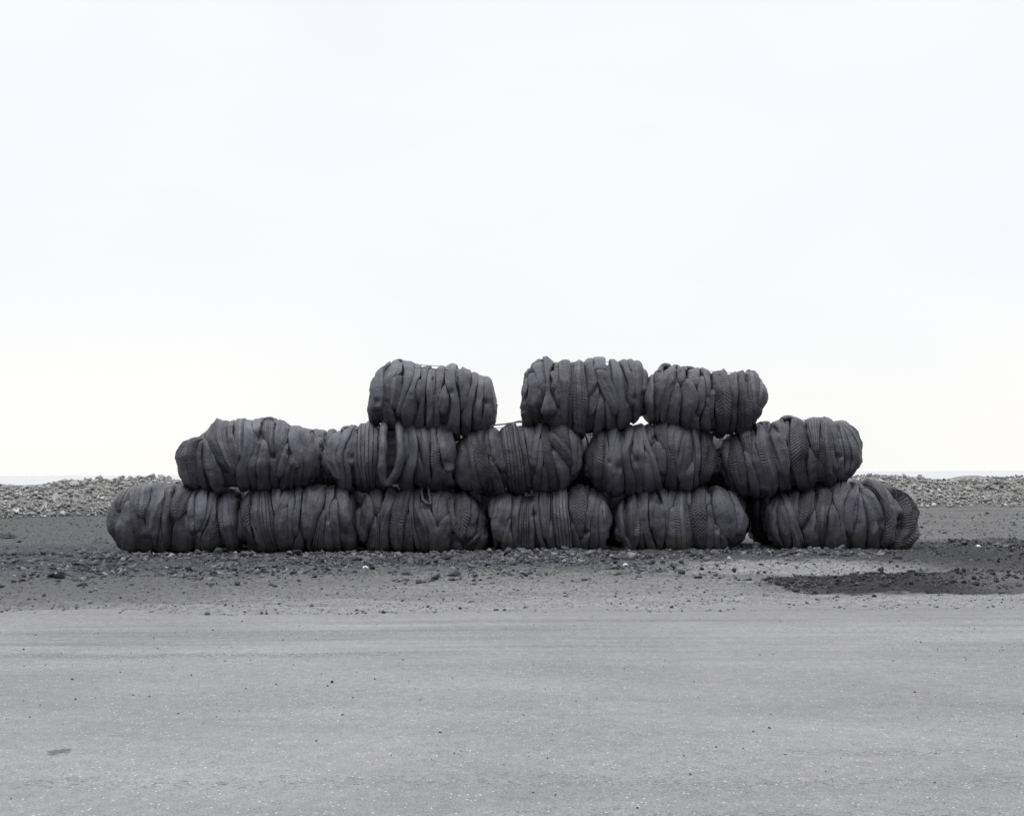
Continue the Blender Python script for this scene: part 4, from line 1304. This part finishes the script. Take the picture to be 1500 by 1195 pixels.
def road_mat():
    m, nt, b = new_mat('dusty_asphalt')
    g = NT(nt)
    P = g.pos()
    x, y, z = g.sep(P)
    n0 = g.noise(g.scale_vec(P, (0.35, 1.0, 1)), 0.8, 4, 0.6, 0.3)
    streak = g.noise(g.scale_vec(P, (0.18, 3.4, 1)), 1.5, 5, 0.65, 0.25)
    n1 = g.noise(P, 14, 4, 0.65)
    n2 = g.noise(P, 130, 3, 0.75)
    ln = g.noise(g.scale_vec(P, (0.22, 4.5, 1)), 1.7, 6, 0.75, 0.5)
    near = g.smooth(y, -11.4, -9.6)
    sk = g.math('MULTIPLY_ADD', near, 0.45, 0.08)
    tone = g.math('ADD', g.math('MULTIPLY_ADD', g.noise(P, 0.45, 5, 0.6, 0.8), 0.30, g.math('MULTIPLY_ADD', n0, 0.45, -0.15)), g.math('MULTIPLY_ADD', g.math('SUBTRACT', streak, 0.5), sk, 0.275))
    base = g.ramp(tone, [(0.28, (0.132, 0.132, 0.136)), (0.5, (0.208, 0.208, 0.213)), (0.70, (0.292, 0.291, 0.295))])
    # broken lines of crumbs and cracks left along the wheel tracks
    crumb = g.noise(g.scale_vec(P, (1.0, 2.2, 1)), 34, 4, 0.75)
    wv = g.math('MULTIPLY_ADD', g.noise(g.scale_vec(P, (1, 0.2, 1)), 0.9, 4, 0.6), 0.36, -0.18)
    for y0, wd, xa, xb, th_ in ((-10.42, 0.16, 1.0, -1.5, 0.49), (-9.95, 0.05, 1.0, 2.4, 0.55), (-13.66, 0.15, 9, 5, 0.535), (-10.9, .05, 1.6, 2.6, .57), (-8.15, .14, 9, 5, .49), (-8.75, .16, 9, 5, .52), (-9.3, .22, 9, 5, .55), (-12.2, .05, -1.5, .8, .57), (-13.2, .10, 0.3, 1.6, .53), (-14.1, .12, -2, 1, .54)):
        dl = g.math('ABSOLUTE', g.math('SUBTRACT', g.math('ADD', y, wv), y0))
        mk = g.math('MULTIPLY', g.smooth(dl, wd, wd * 0.2), g.smooth(x, xa, xb))
        mk = g.math('MULTIPLY', mk, g.smooth(crumb, th_, th_ + 0.08))
        base = g.mix(g.math('MULTIPLY', mk, 0.85), base, (0.085, 0.084, 0.082))
    # aggregate: pale chips and dark chips
    vd = g.voro(P, 62)
    vc = g.voro(P, 62, out='Color')
    r_, g_, b_ = g.sep(vc)
    chip = g.smooth(vd, 0.36, 0.22)
    pale = g.math('MULTIPLY', chip, g.smooth(r_, 0.90, 0.94))
    dark = g.math('MULTIPLY', chip, g.smooth(g_, 0.80, 0.86))
    base = g.mix(g.math('MULTIPLY', dark, 0.55), base, (0.09, 0.09, 0.095))
    base = g.mix(g.math('MULTIPLY', pale, 0.6), base, (0.62, 0.62, 0.61))
    # an old oil stain, worn through
    sx, sy = on_ground(86, 1104)
    ex = g.math('MULTIPLY', g.math('SUBTRACT', x, sx), 1 / 0.050)
    ey = g.math('MULTIPLY', g.math('SUBTRACT', y, sy), 1 / 0.055)
    dd = g.math('ADD', g.math('ADD', g.math('MULTIPLY', ex, ex), g.math('MULTIPLY', ey, ey)), g.math('MULTIPLY_ADD', g.noise(P, 28, 4, 0.7), 4.4, -2.2))
    base = g.mix(g.math('MULTIPLY', g.smooth(dd, 1.3, 0.5), 0.75), base, (0.075, 0.075, 0.078))
    # crumbling edge under blown earth
    yy = g.math('ADD', y, g.math('MULTIPLY_ADD', streak, 1.6, -0.8))
    edge = g.smooth(g.math('ADD', yy, g.math('MULTIPLY_ADD', ln, 2.0, -1.0)), -9.3, -7.8)
    base = g.mix(g.math('MULTIPLY', edge, g.math('MULTIPLY_ADD', g.smooth(x, 5.0, -6.0), 0.25, 0.70)), base, (0.190, 0.189, 0.189))
    hsv = g.n('ShaderNodeHueSaturation')
    g.link(base, hsv.inputs['Color'])
    g.link(g.math('MULTIPLY_ADD', g.math('SUBTRACT', n2, 0.5), 2.0, g.math('MULTIPLY_ADD', n1, 0.6, 0.70)), hsv.inputs['Value'])
    g.link(hsv.outputs[0], b.inputs['Base Color'])
    b.inputs['Roughness'].default_value = 0.9
    b.inputs['Specular IOR Level'].default_value = 0.2
    nrm = g.bump(n1, 0.008, 0.7)
    nrm = g.bump(vd, 0.003, 0.5, nrm)
    nrm = g.bump(n2, 0.003, 0.8, nrm)
    g.link(nrm, b.inputs['Normal'])
    return m


gv = np.stack([GX, GY, GZ], -1).reshape(-1, 3)
o = mesh_obj('ground', gv, grid_faces(len(gx), len(gy)), dirt_mat())
o['kind'] = 'structure'

# the road: its own sheet with a frayed far edge
rx_ = axis([(-90, -12, 30), (-12, 12, 400), (12, 90, 30)])
edge = -7.72 + 0.22 * fbm(rx_ * .5, 0, 0, 31, 3) + 0.13 * fbm(rx_ * 2.4, 0, 0, 33, 4) + 0.05 * rx_ * (np.abs(rx_) < 12)
ts = np.r_[np.linspace(0, 0.8, 8, endpoint=False), np.linspace(0.8, 1, 40)]
RX, TS = np.meshgrid(rx_, ts, indexing='ij')
RY = -70 + (edge[:, None] + 70) * TS
RZ = ground_z(RX, RY) * 1.0 + 0.006 + 0.004 * fbm(RX * .6, RY * .6, 0, 41, 2)
RZ = np.maximum(RZ, 0.004)
RZ[:, -1] -= 0.03
o = mesh_obj('road', np.stack([RX, RY, RZ], -1).reshape(-1, 3), grid_faces(len(rx_), len(ts)), road_mat())
o['kind'] = 'structure'

# sea
m, nt, b = new_mat('grey_sea')
g = NT(nt)
P = g.pos()
b.inputs['Base Color'].default_value = (0.30, 0.34, 0.40, 1)
b.inputs['Roughness'].default_value = 0.16
b.inputs['IOR'].default_value = 1.333
w1 = g.noise(g.scale_vec(P, (0.25, 0.9, 1)), 0.6, 4, 0.6)
g.link(g.bump(w1, 0.25, 0.12), b.inputs['Normal'])
sv = np.array([(-30000, 22, -1.5), (30000, 22, -1.5), (30000, 42000, -1.5), (-30000, 42000, -1.5)])
o = mesh_obj('sea', sv, [(0, 1, 2, 3)], m, smooth=False)
o['kind'] = 'structure'


# ------------------------------------------------------------------ stones
def stone_template(seed, npts=10, sub=True, rough=0.07):
    r = random.Random(seed)
    bm = bmesh.new()
    sx, sy, sz = 1, r.uniform(.6, .95), r.uniform(.5, .8)
    for _ in range(npts):
        v = Vector((r.gauss(0, 1), r.gauss(0, 1), r.gauss(0, 1))).normalized() * r.uniform(.72, 1.0)
        bm.verts.new((v.x * sx, v.y * sy, v.z * sz))
    res = bmesh.ops.convex_hull(bm, input=bm.verts)
    junk = [e for e in res['geom_interior'] if isinstance(e, bmesh.types.BMVert)]
    bmesh.ops.delete(bm, geom=junk, context='VERTS')
    if sub:
        bmesh.ops.bevel(bm, geom=list(bm.edges), offset=0.02, segments=1, affect='EDGES', profile=0.5)
        bmesh.ops.triangulate(bm, faces=list(bm.faces))
        bmesh.ops.subdivide_edges(bm, edges=list(bm.edges), cuts=1, use_grid_fill=True)
        bmesh.ops.triangulate(bm, faces=list(bm.faces))
        co = np.array([v.co for v in bm.verts])
        n = fbm(co[:, 0] * 2.6, co[:, 1] * 2.6, co[:, 2] * 2.6, seed, 3)
        for v, k in zip(bm.verts, n):
            v.co *= 1 + rough * float(k)
    else:
        bmesh.ops.triangulate(bm, faces=list(bm.faces))
    bm.verts.index_update()
    V = np.array([v.co for v in bm.verts])
    Fc = np.array([[v.index for v in f.verts] for f in bm.faces])
    bm.free()
    return V, Fc


BIG = [stone_template(100 + i) for i in range(10)]
SMALL = [stone_template(300 + i, 8, False) for i in range(14)]


def rot(rz, rx, ry):
    cz, sz, cx, sx, cy, sy = math.cos(rz), math.sin(rz), math.cos(rx), math.sin(rx), math.cos(ry), math.sin(ry)
    Z = np.array([[cz, -sz, 0], [sz, cz, 0], [0, 0, 1]])
    X = np.array([[1, 0, 0], [0, cx, -sx], [0, sx, cx]])
    Y = np.array([[cy, 0, sy], [0, 1, 0], [-sy, 0, cy]])
    return Z @ X @ Y


def stones_mesh(name, spots, mat):
    """spots: (x, y, z, size)"""
    Vs, Fs, n = [], [], 0
    for i, (x, y, z, s) in enumerate(spots):
        V, Fc = SMALL[i % len(SMALL)]
        A = rot(rnd.uniform(0, 6.28), rnd.uniform(-.5, .5), rnd.uniform(-.5, .5))
        Vs.append((V * s) @ A.T + [x, y, z])
        Fs.append(Fc + n)
        n += len(V)
    return mesh_obj(name, np.concatenate(Vs), np.concatenate(Fs), mat, smooth=False)


_big_mesh = {}


def stone_obj(name, x, y, z, s, mat, label, cat, group):
    k = rnd.randrange(len(BIG))
    key = (k, mat.name)
    if key not in _big_mesh:
        o = mesh_obj(name, BIG[k][0], BIG[k][1], mat, smooth=False)
        _big_mesh[key] = o.data
    else:
        o = bpy.data.objects.new(name, _big_mesh[key])
        COL.objects.link(o)
    o.location = (x, y, z)
    o.rotation_euler = (rnd.uniform(-.4, .4), rnd.uniform(-.4, .4), rnd.uniform(0, 6.28))
    o.scale = (s, s * rnd.uniform(.8, 1.1), s * rnd.uniform(.75, 1.15))
    return tag(o, label, cat, group)


def gz(x, y):
    return float(ground_z(np.array([x]), np.array([y]))[0])


# dark stones at the foot of the stack: the largest one by one, the fine ones as ground cover
_cx, _cy = np.meshgrid(np.linspace(-10, 10, 500), np.linspace(-7, 1, 260), indexing='ij')
CLUMP = fbm(_cx * 1.1, _cy * 1.9, 0.3, 71, 3)


def foot_density(x, y):
    d = math.exp(-((y + 1.5) / 1.35) ** 2) + 0.30 * math.exp(-((y + 3.6) / 1.2) ** 2)
    if x > 3.0 and y < -1.7:
        d *= 0.10
    if x > 4.4:
        d *= max(0.12, 1 - (x - 4.4) / 1.6)
    if x < -6.2:
        d = 0.75 * math.exp(-((y + 2.0) / 1.7) ** 2)
    if x > 6.9:
        d = 0.40 * math.exp(-((y + 1.3) / 1.3) ** 2)
    c = float(CLUMP[int((x + 10) / 20 * 499), int((y + 7) / 8 * 259)])
    return d * min(1.0, max(0.06, 0.55 + 1.1 * c))


big_n, fine = 0, []
tries = 0
while tries < 200000 and (big_n < 290 or len(fine) < 24000):
    tries += 1
    x, y = rnd.uniform(-9.4, 9.6), rnd.uniform(-6.0, 0.2)
    if rnd.random() > foot_density(x, y):
        continue
    if big_n < 290 and rnd.random() < 0.022 and y < -0.48:
        s = min(0.040 + rnd.expovariate(1 / 0.024), 0.13)
        near = y > -2.1
        stone_obj('stone', x, y, gz(x, y) + s * .30, s, M_LAVA,
                  'grey angular stone lying along the foot of the tyre stack' if near else 'grey stone strewn on the bare earth before the tyre stack',
                  'stone', 'stones along the foot of the stack' if near else 'stones strewn before the stack')
        big_n += 1
    elif len(fine) < 24000:
        s = min(0.007 + rnd.expovariate(1 / 0.017), 0.09)
        fine.append((x, y, s))
for i in range(15000):                                    # sparse crumbs over the earth and the verge
    x, y = rnd.uniform(-10, 10), -8.2 + 14 * rnd.random() ** 1.4
    fine.append((x, y, min(0.006 + rnd.expovariate(1 / 0.007), 0.04)))
for i in range(6000):                                   # crumbs on the ground behind the stack
    x, y = rnd.uniform(-16, 18), rnd.uniform(0.3, 15)
    if -6 < x < 6:
        continue
    fine.append((x, y, min(0.012 + rnd.expovariate(1 / 0.014), 0.07)))
clod_from = len(fine)
for i in range(2600):                                    # clods on the dark heap and the scuffed ground on the right
    if i < 1700:
        x, y = 2.9 + 4.6 * rnd.random() ** 1.3, rnd.gauss(-5.65, .42)
    else:
        x, y = rnd.uniform(6.2, 10), rnd.uniform(-4.5, .8)
    fine.append((x, y, min(0.012 + rnd.expovariate(1 / 0.014), 0.055)))
fa = np.array(fine)
fz = ground_z(fa[:, 0], fa[:, 1]) + fa[:, 2] * .25
fz = fz - fa[:, 2] * np.abs(vnoise(fa[:, 0] * 31, fa[:, 1] * 31, 0, 5)) * .45
allst = list(zip(fa[:, 0], fa[:, 1], fz, fa[:, 2]))
o = stones_mesh('clods', allst[clod_from:], M_CLOD)
tag(o, 'black clods scattered over the dark heap and scuffed earth', 'clods', kind='stuff')
o = stones_mesh('gravel', allst[:clod_from], M_LAVA)
tag(o, 'fine dark gravel and clods scattered over the earth', 'gravel', kind='stuff')

x, y = on_ground(1291, 837)
stone_obj('stone', x, y, gz(x, y) + .035, .075, M_BLACKSCRAP, 'pointed black rock on the pale track at the right, before the dark heap', 'stone', None)
_big = SC.objects[-1]

# loose stones lying on the road and verge
for (px, py, s, lb) in [(486, 1001, .020, 'black pebble alone on the road left of the middle'), (106, 997, .014, 'small dark pebble on the road near the left edge'),
                        (1017, 1000, .009, 'tiny dark pebble on the road below the right gap'), (1432, 872, .030, 'dark stone on the verge near the right edge'),
                        (1408, 874, .024, 'small dark stone on the verge beside a larger one at the right'), (270, 867, .028, 'dark stone on the verge below the leftmost bottom bales'),
                        (438, 854, .042, 'broad flat dark stone on bare earth in front of the second bottom bale'), (640, 866, .02, 'black pebble on swept earth below the curled loop bale'),
                        (590, 968, .010, 'tiny black pebble on the road below the curled loop bale'), (1075, 838, .05, 'grey stone at the right end of the stony strip'),
                        (1120, 838, .038, 'small grey stone past the right end of the stony strip')]:
    x, y = on_ground(px, py)
    stone_obj('stone', x, y, gz(x, y) + s * .4 + .006, s, M_LAVA if s > .03 else M_BLACKSCRAP, lb, 'stone', None)

# grit on the road: too many specks to tell apart
grit = []
for _ in range(950):
    y = -14.6 + 6.2 * rnd.random() ** 0.75
    x = rnd.uniform(-.5, .5) * (D + y)
    grit.append((x, y, 0.008, min(0.0025 + rnd.expovariate(1 / 0.002), 0.011)))
o = stones_mesh('grit', grit, M_BLACKSCRAP)
tag(o, 'dark specks of grit scattered over the grey road', 'grit', kind='stuff')

# the bank of pale rubble before the sea
spots, big_n = [], 0


def bank_spot():
    side = rnd.random()
    if side < .42:
        x = rnd.uniform(-17, -8.2)
    elif side < .86:
        x = rnd.uniform(10.0, 20)
    else:
        x = rnd.uniform(-9, 11)
    b_ = float(bank_base(np.array(x)))
    return x, b_ + 4.2 * rnd.random() ** 0.85 - 0.15


while big_n < 292:
    x, y = bank_spot()
    if -8.2 < x < 10.0:
        continue
    s = min(0.09 + rnd.expovariate(1 / 0.045), 0.29)
    left = x < 0
    if left and abs(x + 12.6) < 1.4:
        s *= 1.25
    stone_obj('boulder', x, y, gz(x, y) + s * .30, s, M_RUBBLE,
              'pale rubble boulder in the stony bank left of the tyre stack' if left else 'pale rubble boulder in the stony bank right of the tyre stack',
              'boulder', 'boulders of the left stony bank' if left else 'boulders of the right stony bank')
    big_n += 1
for _ in range(13000):
    x, y = bank_spot()
    s = min(0.022 + rnd.expovariate(1 / 0.030), 0.13)
    spots.append((x, y, s))
for _ in range(7000):                                    # the bank goes on beyond the picture
    x = rnd.choice((rnd.uniform(-30, -16.5), rnd.uniform(19.5, 32)))
    spots.append((x, float(bank_base(np.array(x))) + 4.2 * rnd.random() ** .85 - .15, min(0.03 + rnd.expovariate(1 / 0.035), 0.2)))
fa = np.array(spots)
fz = ground_z(fa[:, 0], fa[:, 1]) + fa[:, 2] * .3
o = stones_mesh('rubble', list(zip(fa[:, 0], fa[:, 1], fz, fa[:, 2])), M_RUBBLE)
tag(o, 'small pale rubble covering the bank before the sea', 'rubble', kind='stuff')


# ------------------------------------------------------------------ litter and sticks
def scrap(name, px, py, wx, wy, h, mat, label, cat, seed, y=None):
    """a crumpled sheet of something, folded into a low lump"""
    if y is None:
        x, y = on_ground(px, py)
        z = gz(x, y)
    else:
        x, _, z = at(px, py, y)
    n = 9
    u, v = np.meshgrid(np.linspace(-1, 1, n), np.linspace(-1, 1, n), indexing='ij')
    hgt = h * (0.55 + 0.9 * np.abs(fbm(u * 1.7 + seed, v * 1.7, seed, seed, 2))) * (1 - 0.45 * (u ** 2 + v ** 2))
    X = u * wx * (1 + .25 * vnoise(v * 2, seed, 0, seed))
    Y = v * wy * (1 + .25 * vnoise(u * 2, seed, 1, seed))
    V = np.concatenate([np.stack([X, Y, np.maximum(hgt, .004)], -1).reshape(-1, 3), np.stack([X * .97, Y * .97, np.maximum(hgt, .004) - .006], -1).reshape(-1, 3)])
    Fc = grid_faces(n, n)
    faces = [tuple(f) for f in Fc] + [tuple(f[::-1] + n * n) for f in Fc]
    rim = [i * n for i in range(n)] + [(n - 1) * n + j for j in range(1, n)] + [i * n + n - 1 for i in range(n - 2, -1, -1)] + list(range(n - 2, 0, -1))
    for a, b2 in zip(rim, rim[1:] + rim[:1]):
        faces.append((a, a + n * n, b2 + n * n, b2))
    o = mesh_obj(name, V, faces, mat, smooth=False)
    o.location = (x, y, z + .004)
    o.rotation_euler = (0, 0, seed)
    return tag(o, label, cat)


scrap('plastic_scrap', 243, 830, .07, .04, .03, M_PAPER, 'crumpled white scrap on the stones before the leftmost bottom bale', 'scrap', 1)
scrap('plastic_scrap', 535, 835, .03, .03, .035, M_PAPER, 'small white scrap on the stones below the curled loop bale', 'scrap', 2)
scrap('plastic_scrap', 916, 829, .035, .025, .035, M_PAPER, 'small white scrap on the stones left of the open dark gap', 'scrap', 3)
scrap('plastic_scrap', 1068, 819, .022, .022, .03, M_PAPER, 'tiny white scrap on the stones close to the open dark gap', 'scrap', 4)
scrap('plastic_scrap', 1432, 812, .05, .04, .03, M_PAPER, 'white scrap on dark scuffed earth near the right edge', 'scrap', 5)
scrap('plastic_scrap', 23, 758, .10, .10, .12, M_PAPER, 'white scrap at the foot of the left bank, left of the blue one', 'scrap', 6)
scrap('plastic_scrap', 46, 758, .13, .08, .09, M_BLUE, 'blue plastic scrap at the foot of the left bank', 'scrap', 7)
scrap('plastic_bottle', 66, 757, .07, .07, .22, M_PAPER, 'upright white scrap at the foot of the left bank, right of the blue one', 'scrap', 8)
scrap('rubber_scrap', 147, 797, .16, .10, .06, M_BLACKSCRAP, 'flat black rubber scrap on the earth just left of the tyre stack', 'scrap', 9)
scrap('rubber_scrap', 12, 788, .15, .10, .09, M_BLACKSCRAP, 'black rubber scrap on the earth at the left edge', 'scrap', 10)


def stick(px0, py0, px1, py1, y0, y1, w, h, mat, label):
    a, b2 = np.array(at(px0, py0, y0)), np.array(at(px1, py1, y1))
    n = 14
    t = np.linspace(0, 1, n)
    path = a + (b2 - a) * t[:, None]
    path[:, 2] += 0.010 * np.array([vnoise(k * 5, 0, 0, 3) for k in t]) + 0.012 * np.sin(t * 3.1)
    d = (b2 - a) / np.linalg.norm(b2 - a)
    side = np.cross(d, [0, 0, 1])
    up = np.cross(side, d)
    ring = [(-1, -1), (1, -1), (1.0, .7), (.8, 1), (-.8, 1), (-1, .7)]
    V = []
    for i, p in enumerate(path):
        e = 1 + .10 * float(vnoise(i * .9, 3, 0, 8))
        for u, v in ring:
            V.append(p + side * u * w * e + up * v * h * e)
    k = len(ring)
    faces = [tuple(f) for f in grid_faces(n, k, False, True)] + [tuple(range(k - 1, -1, -1)), tuple((n - 1) * k + i for i in range(k))]
    V = np.array(V)
    c = V.mean(0)
    o = mesh_obj('wooden_stick', V - c, faces, mat, smooth=False)
    o.location = c
    tag(o, label, 'stick')


stick(712, 624.5, 791, 617, -.22, -.10, .030, .011, M_WOOD, 'long pale weathered stick lying across the bale under the top gap')
stick(735, 622, 775, 616.5, .0, .08, .03, .009, M_DARKWOOD, 'short dark stick behind the long pale one on the bale')

# ------------------------------------------------------------------ light
W = bpy.data.worlds.new('World')
SC.world = W
W.use_nodes = True
g = NT(W.node_tree)
bg = W.node_tree.nodes['Background']
sky = g.n('ShaderNodeTexSky', sky_type='NISHITA')
sky.sun_disc = False
SUN_EL, SUN_AZ = R(74), R(215)
sky.sun_elevation = SUN_EL
sky.sun_rotation = SUN_AZ
sky.air_density, sky.dust_density, sky.ozone_density = 1.0, 4.0, 1.0
tc = g.n('ShaderNodeTexCoord').outputs['Generated']
_, ey, ez = g.sep(tc)
cloud = g.noise(g.scale_vec(tc, (1.2, 1.2, 3.0)), 2.2, 4, 0.5, 0.3)
over = g.ramp(ez, [(0.0, (9.9, 9.75, 9.35)), (0.06, (9.75, 9.68, 9.45)), (0.16, (9.35, 9.42, 9.60)), (0.42, (9.25, 9.36, 9.62)), (0.62, (14.0, 14.2, 14.7)), (1.0, (20.0, 20.3, 20.9))])
hsv = g.n('ShaderNodeHueSaturation')
front = g.smooth(g.math('ADD', ey, g.math('MULTIPLY', ez, 0.8)), -0.45, 0.35)
tint = g.mix(g.smooth(cloud, 0.38, 0.62), (0.974, 0.986, 1.0), (1.0, 1.0, 1.0))
mul = g.n('ShaderNodeMix', data_type='RGBA', blend_type='MULTIPLY')
mul.inputs[0].default_value = 1.0
g.link(over, mul.inputs[6])
g.link(tint, mul.inputs[7])
dim = g.mix(front, (0.50, 0.51, 0.53), (1.0, 1.0, 1.0))
mul2 = g.n('ShaderNodeMix', data_type='RGBA', blend_type='MULTIPLY')
mul2.inputs[0].default_value = 1.0
g.link(mul.outputs[2], mul2.inputs[6])
g.link(dim, mul2.inputs[7])
g.link(mul2.outputs[2], hsv.inputs['Color'])
g.link(g.math('MULTIPLY_ADD', cloud, 0.07, 1.02), hsv.inputs['Value'])
mx = g.n('ShaderNodeMix', data_type='RGBA')
mx.inputs[0].default_value = 0.96                       # closed cloud cover in front of the clear sky
g.link(sky.outputs[0], mx.inputs[6])
g.link(hsv.outputs[0], mx.inputs[7])
g.link(mx.outputs[2], bg.inputs['Color'])
bg.inputs['Strength'].default_value = 0.1

L = bpy.data.lights.new('sun', 'SUN')
L.energy = 1.5
L.angle = R(24)
L.color = (1.0, 0.97, 0.93)
lo = bpy.data.objects.new('sun', L)
COL.objects.link(lo)
d = Vector((math.sin(SUN_AZ) * math.cos(SUN_EL), math.cos(SUN_AZ) * math.cos(SUN_EL), math.sin(SUN_EL)))
lo.rotation_euler = d.to_track_quat('Z', 'Y').to_euler()

# ------------------------------------------------------------------ camera
cam = bpy.data.cameras.new('camera')
co = bpy.data.objects.new('camera', cam)
COL.objects.link(co)
co.location = (0, -D, CAMH)
co.rotation_euler = (R(90), math.atan(ROLL), 0)
cam.sensor_width = 36
cam.lens = F / 1500 * 36
cam.shift_y = (HY - 597.5) / 1500
cam.clip_end = 60000
SC.camera = co
SC.view_settings.view_transform = 'Standard'
SC.view_settings.look = 'None'
SC.view_settings.exposure = 0
SC.view_settings.gamma = 1
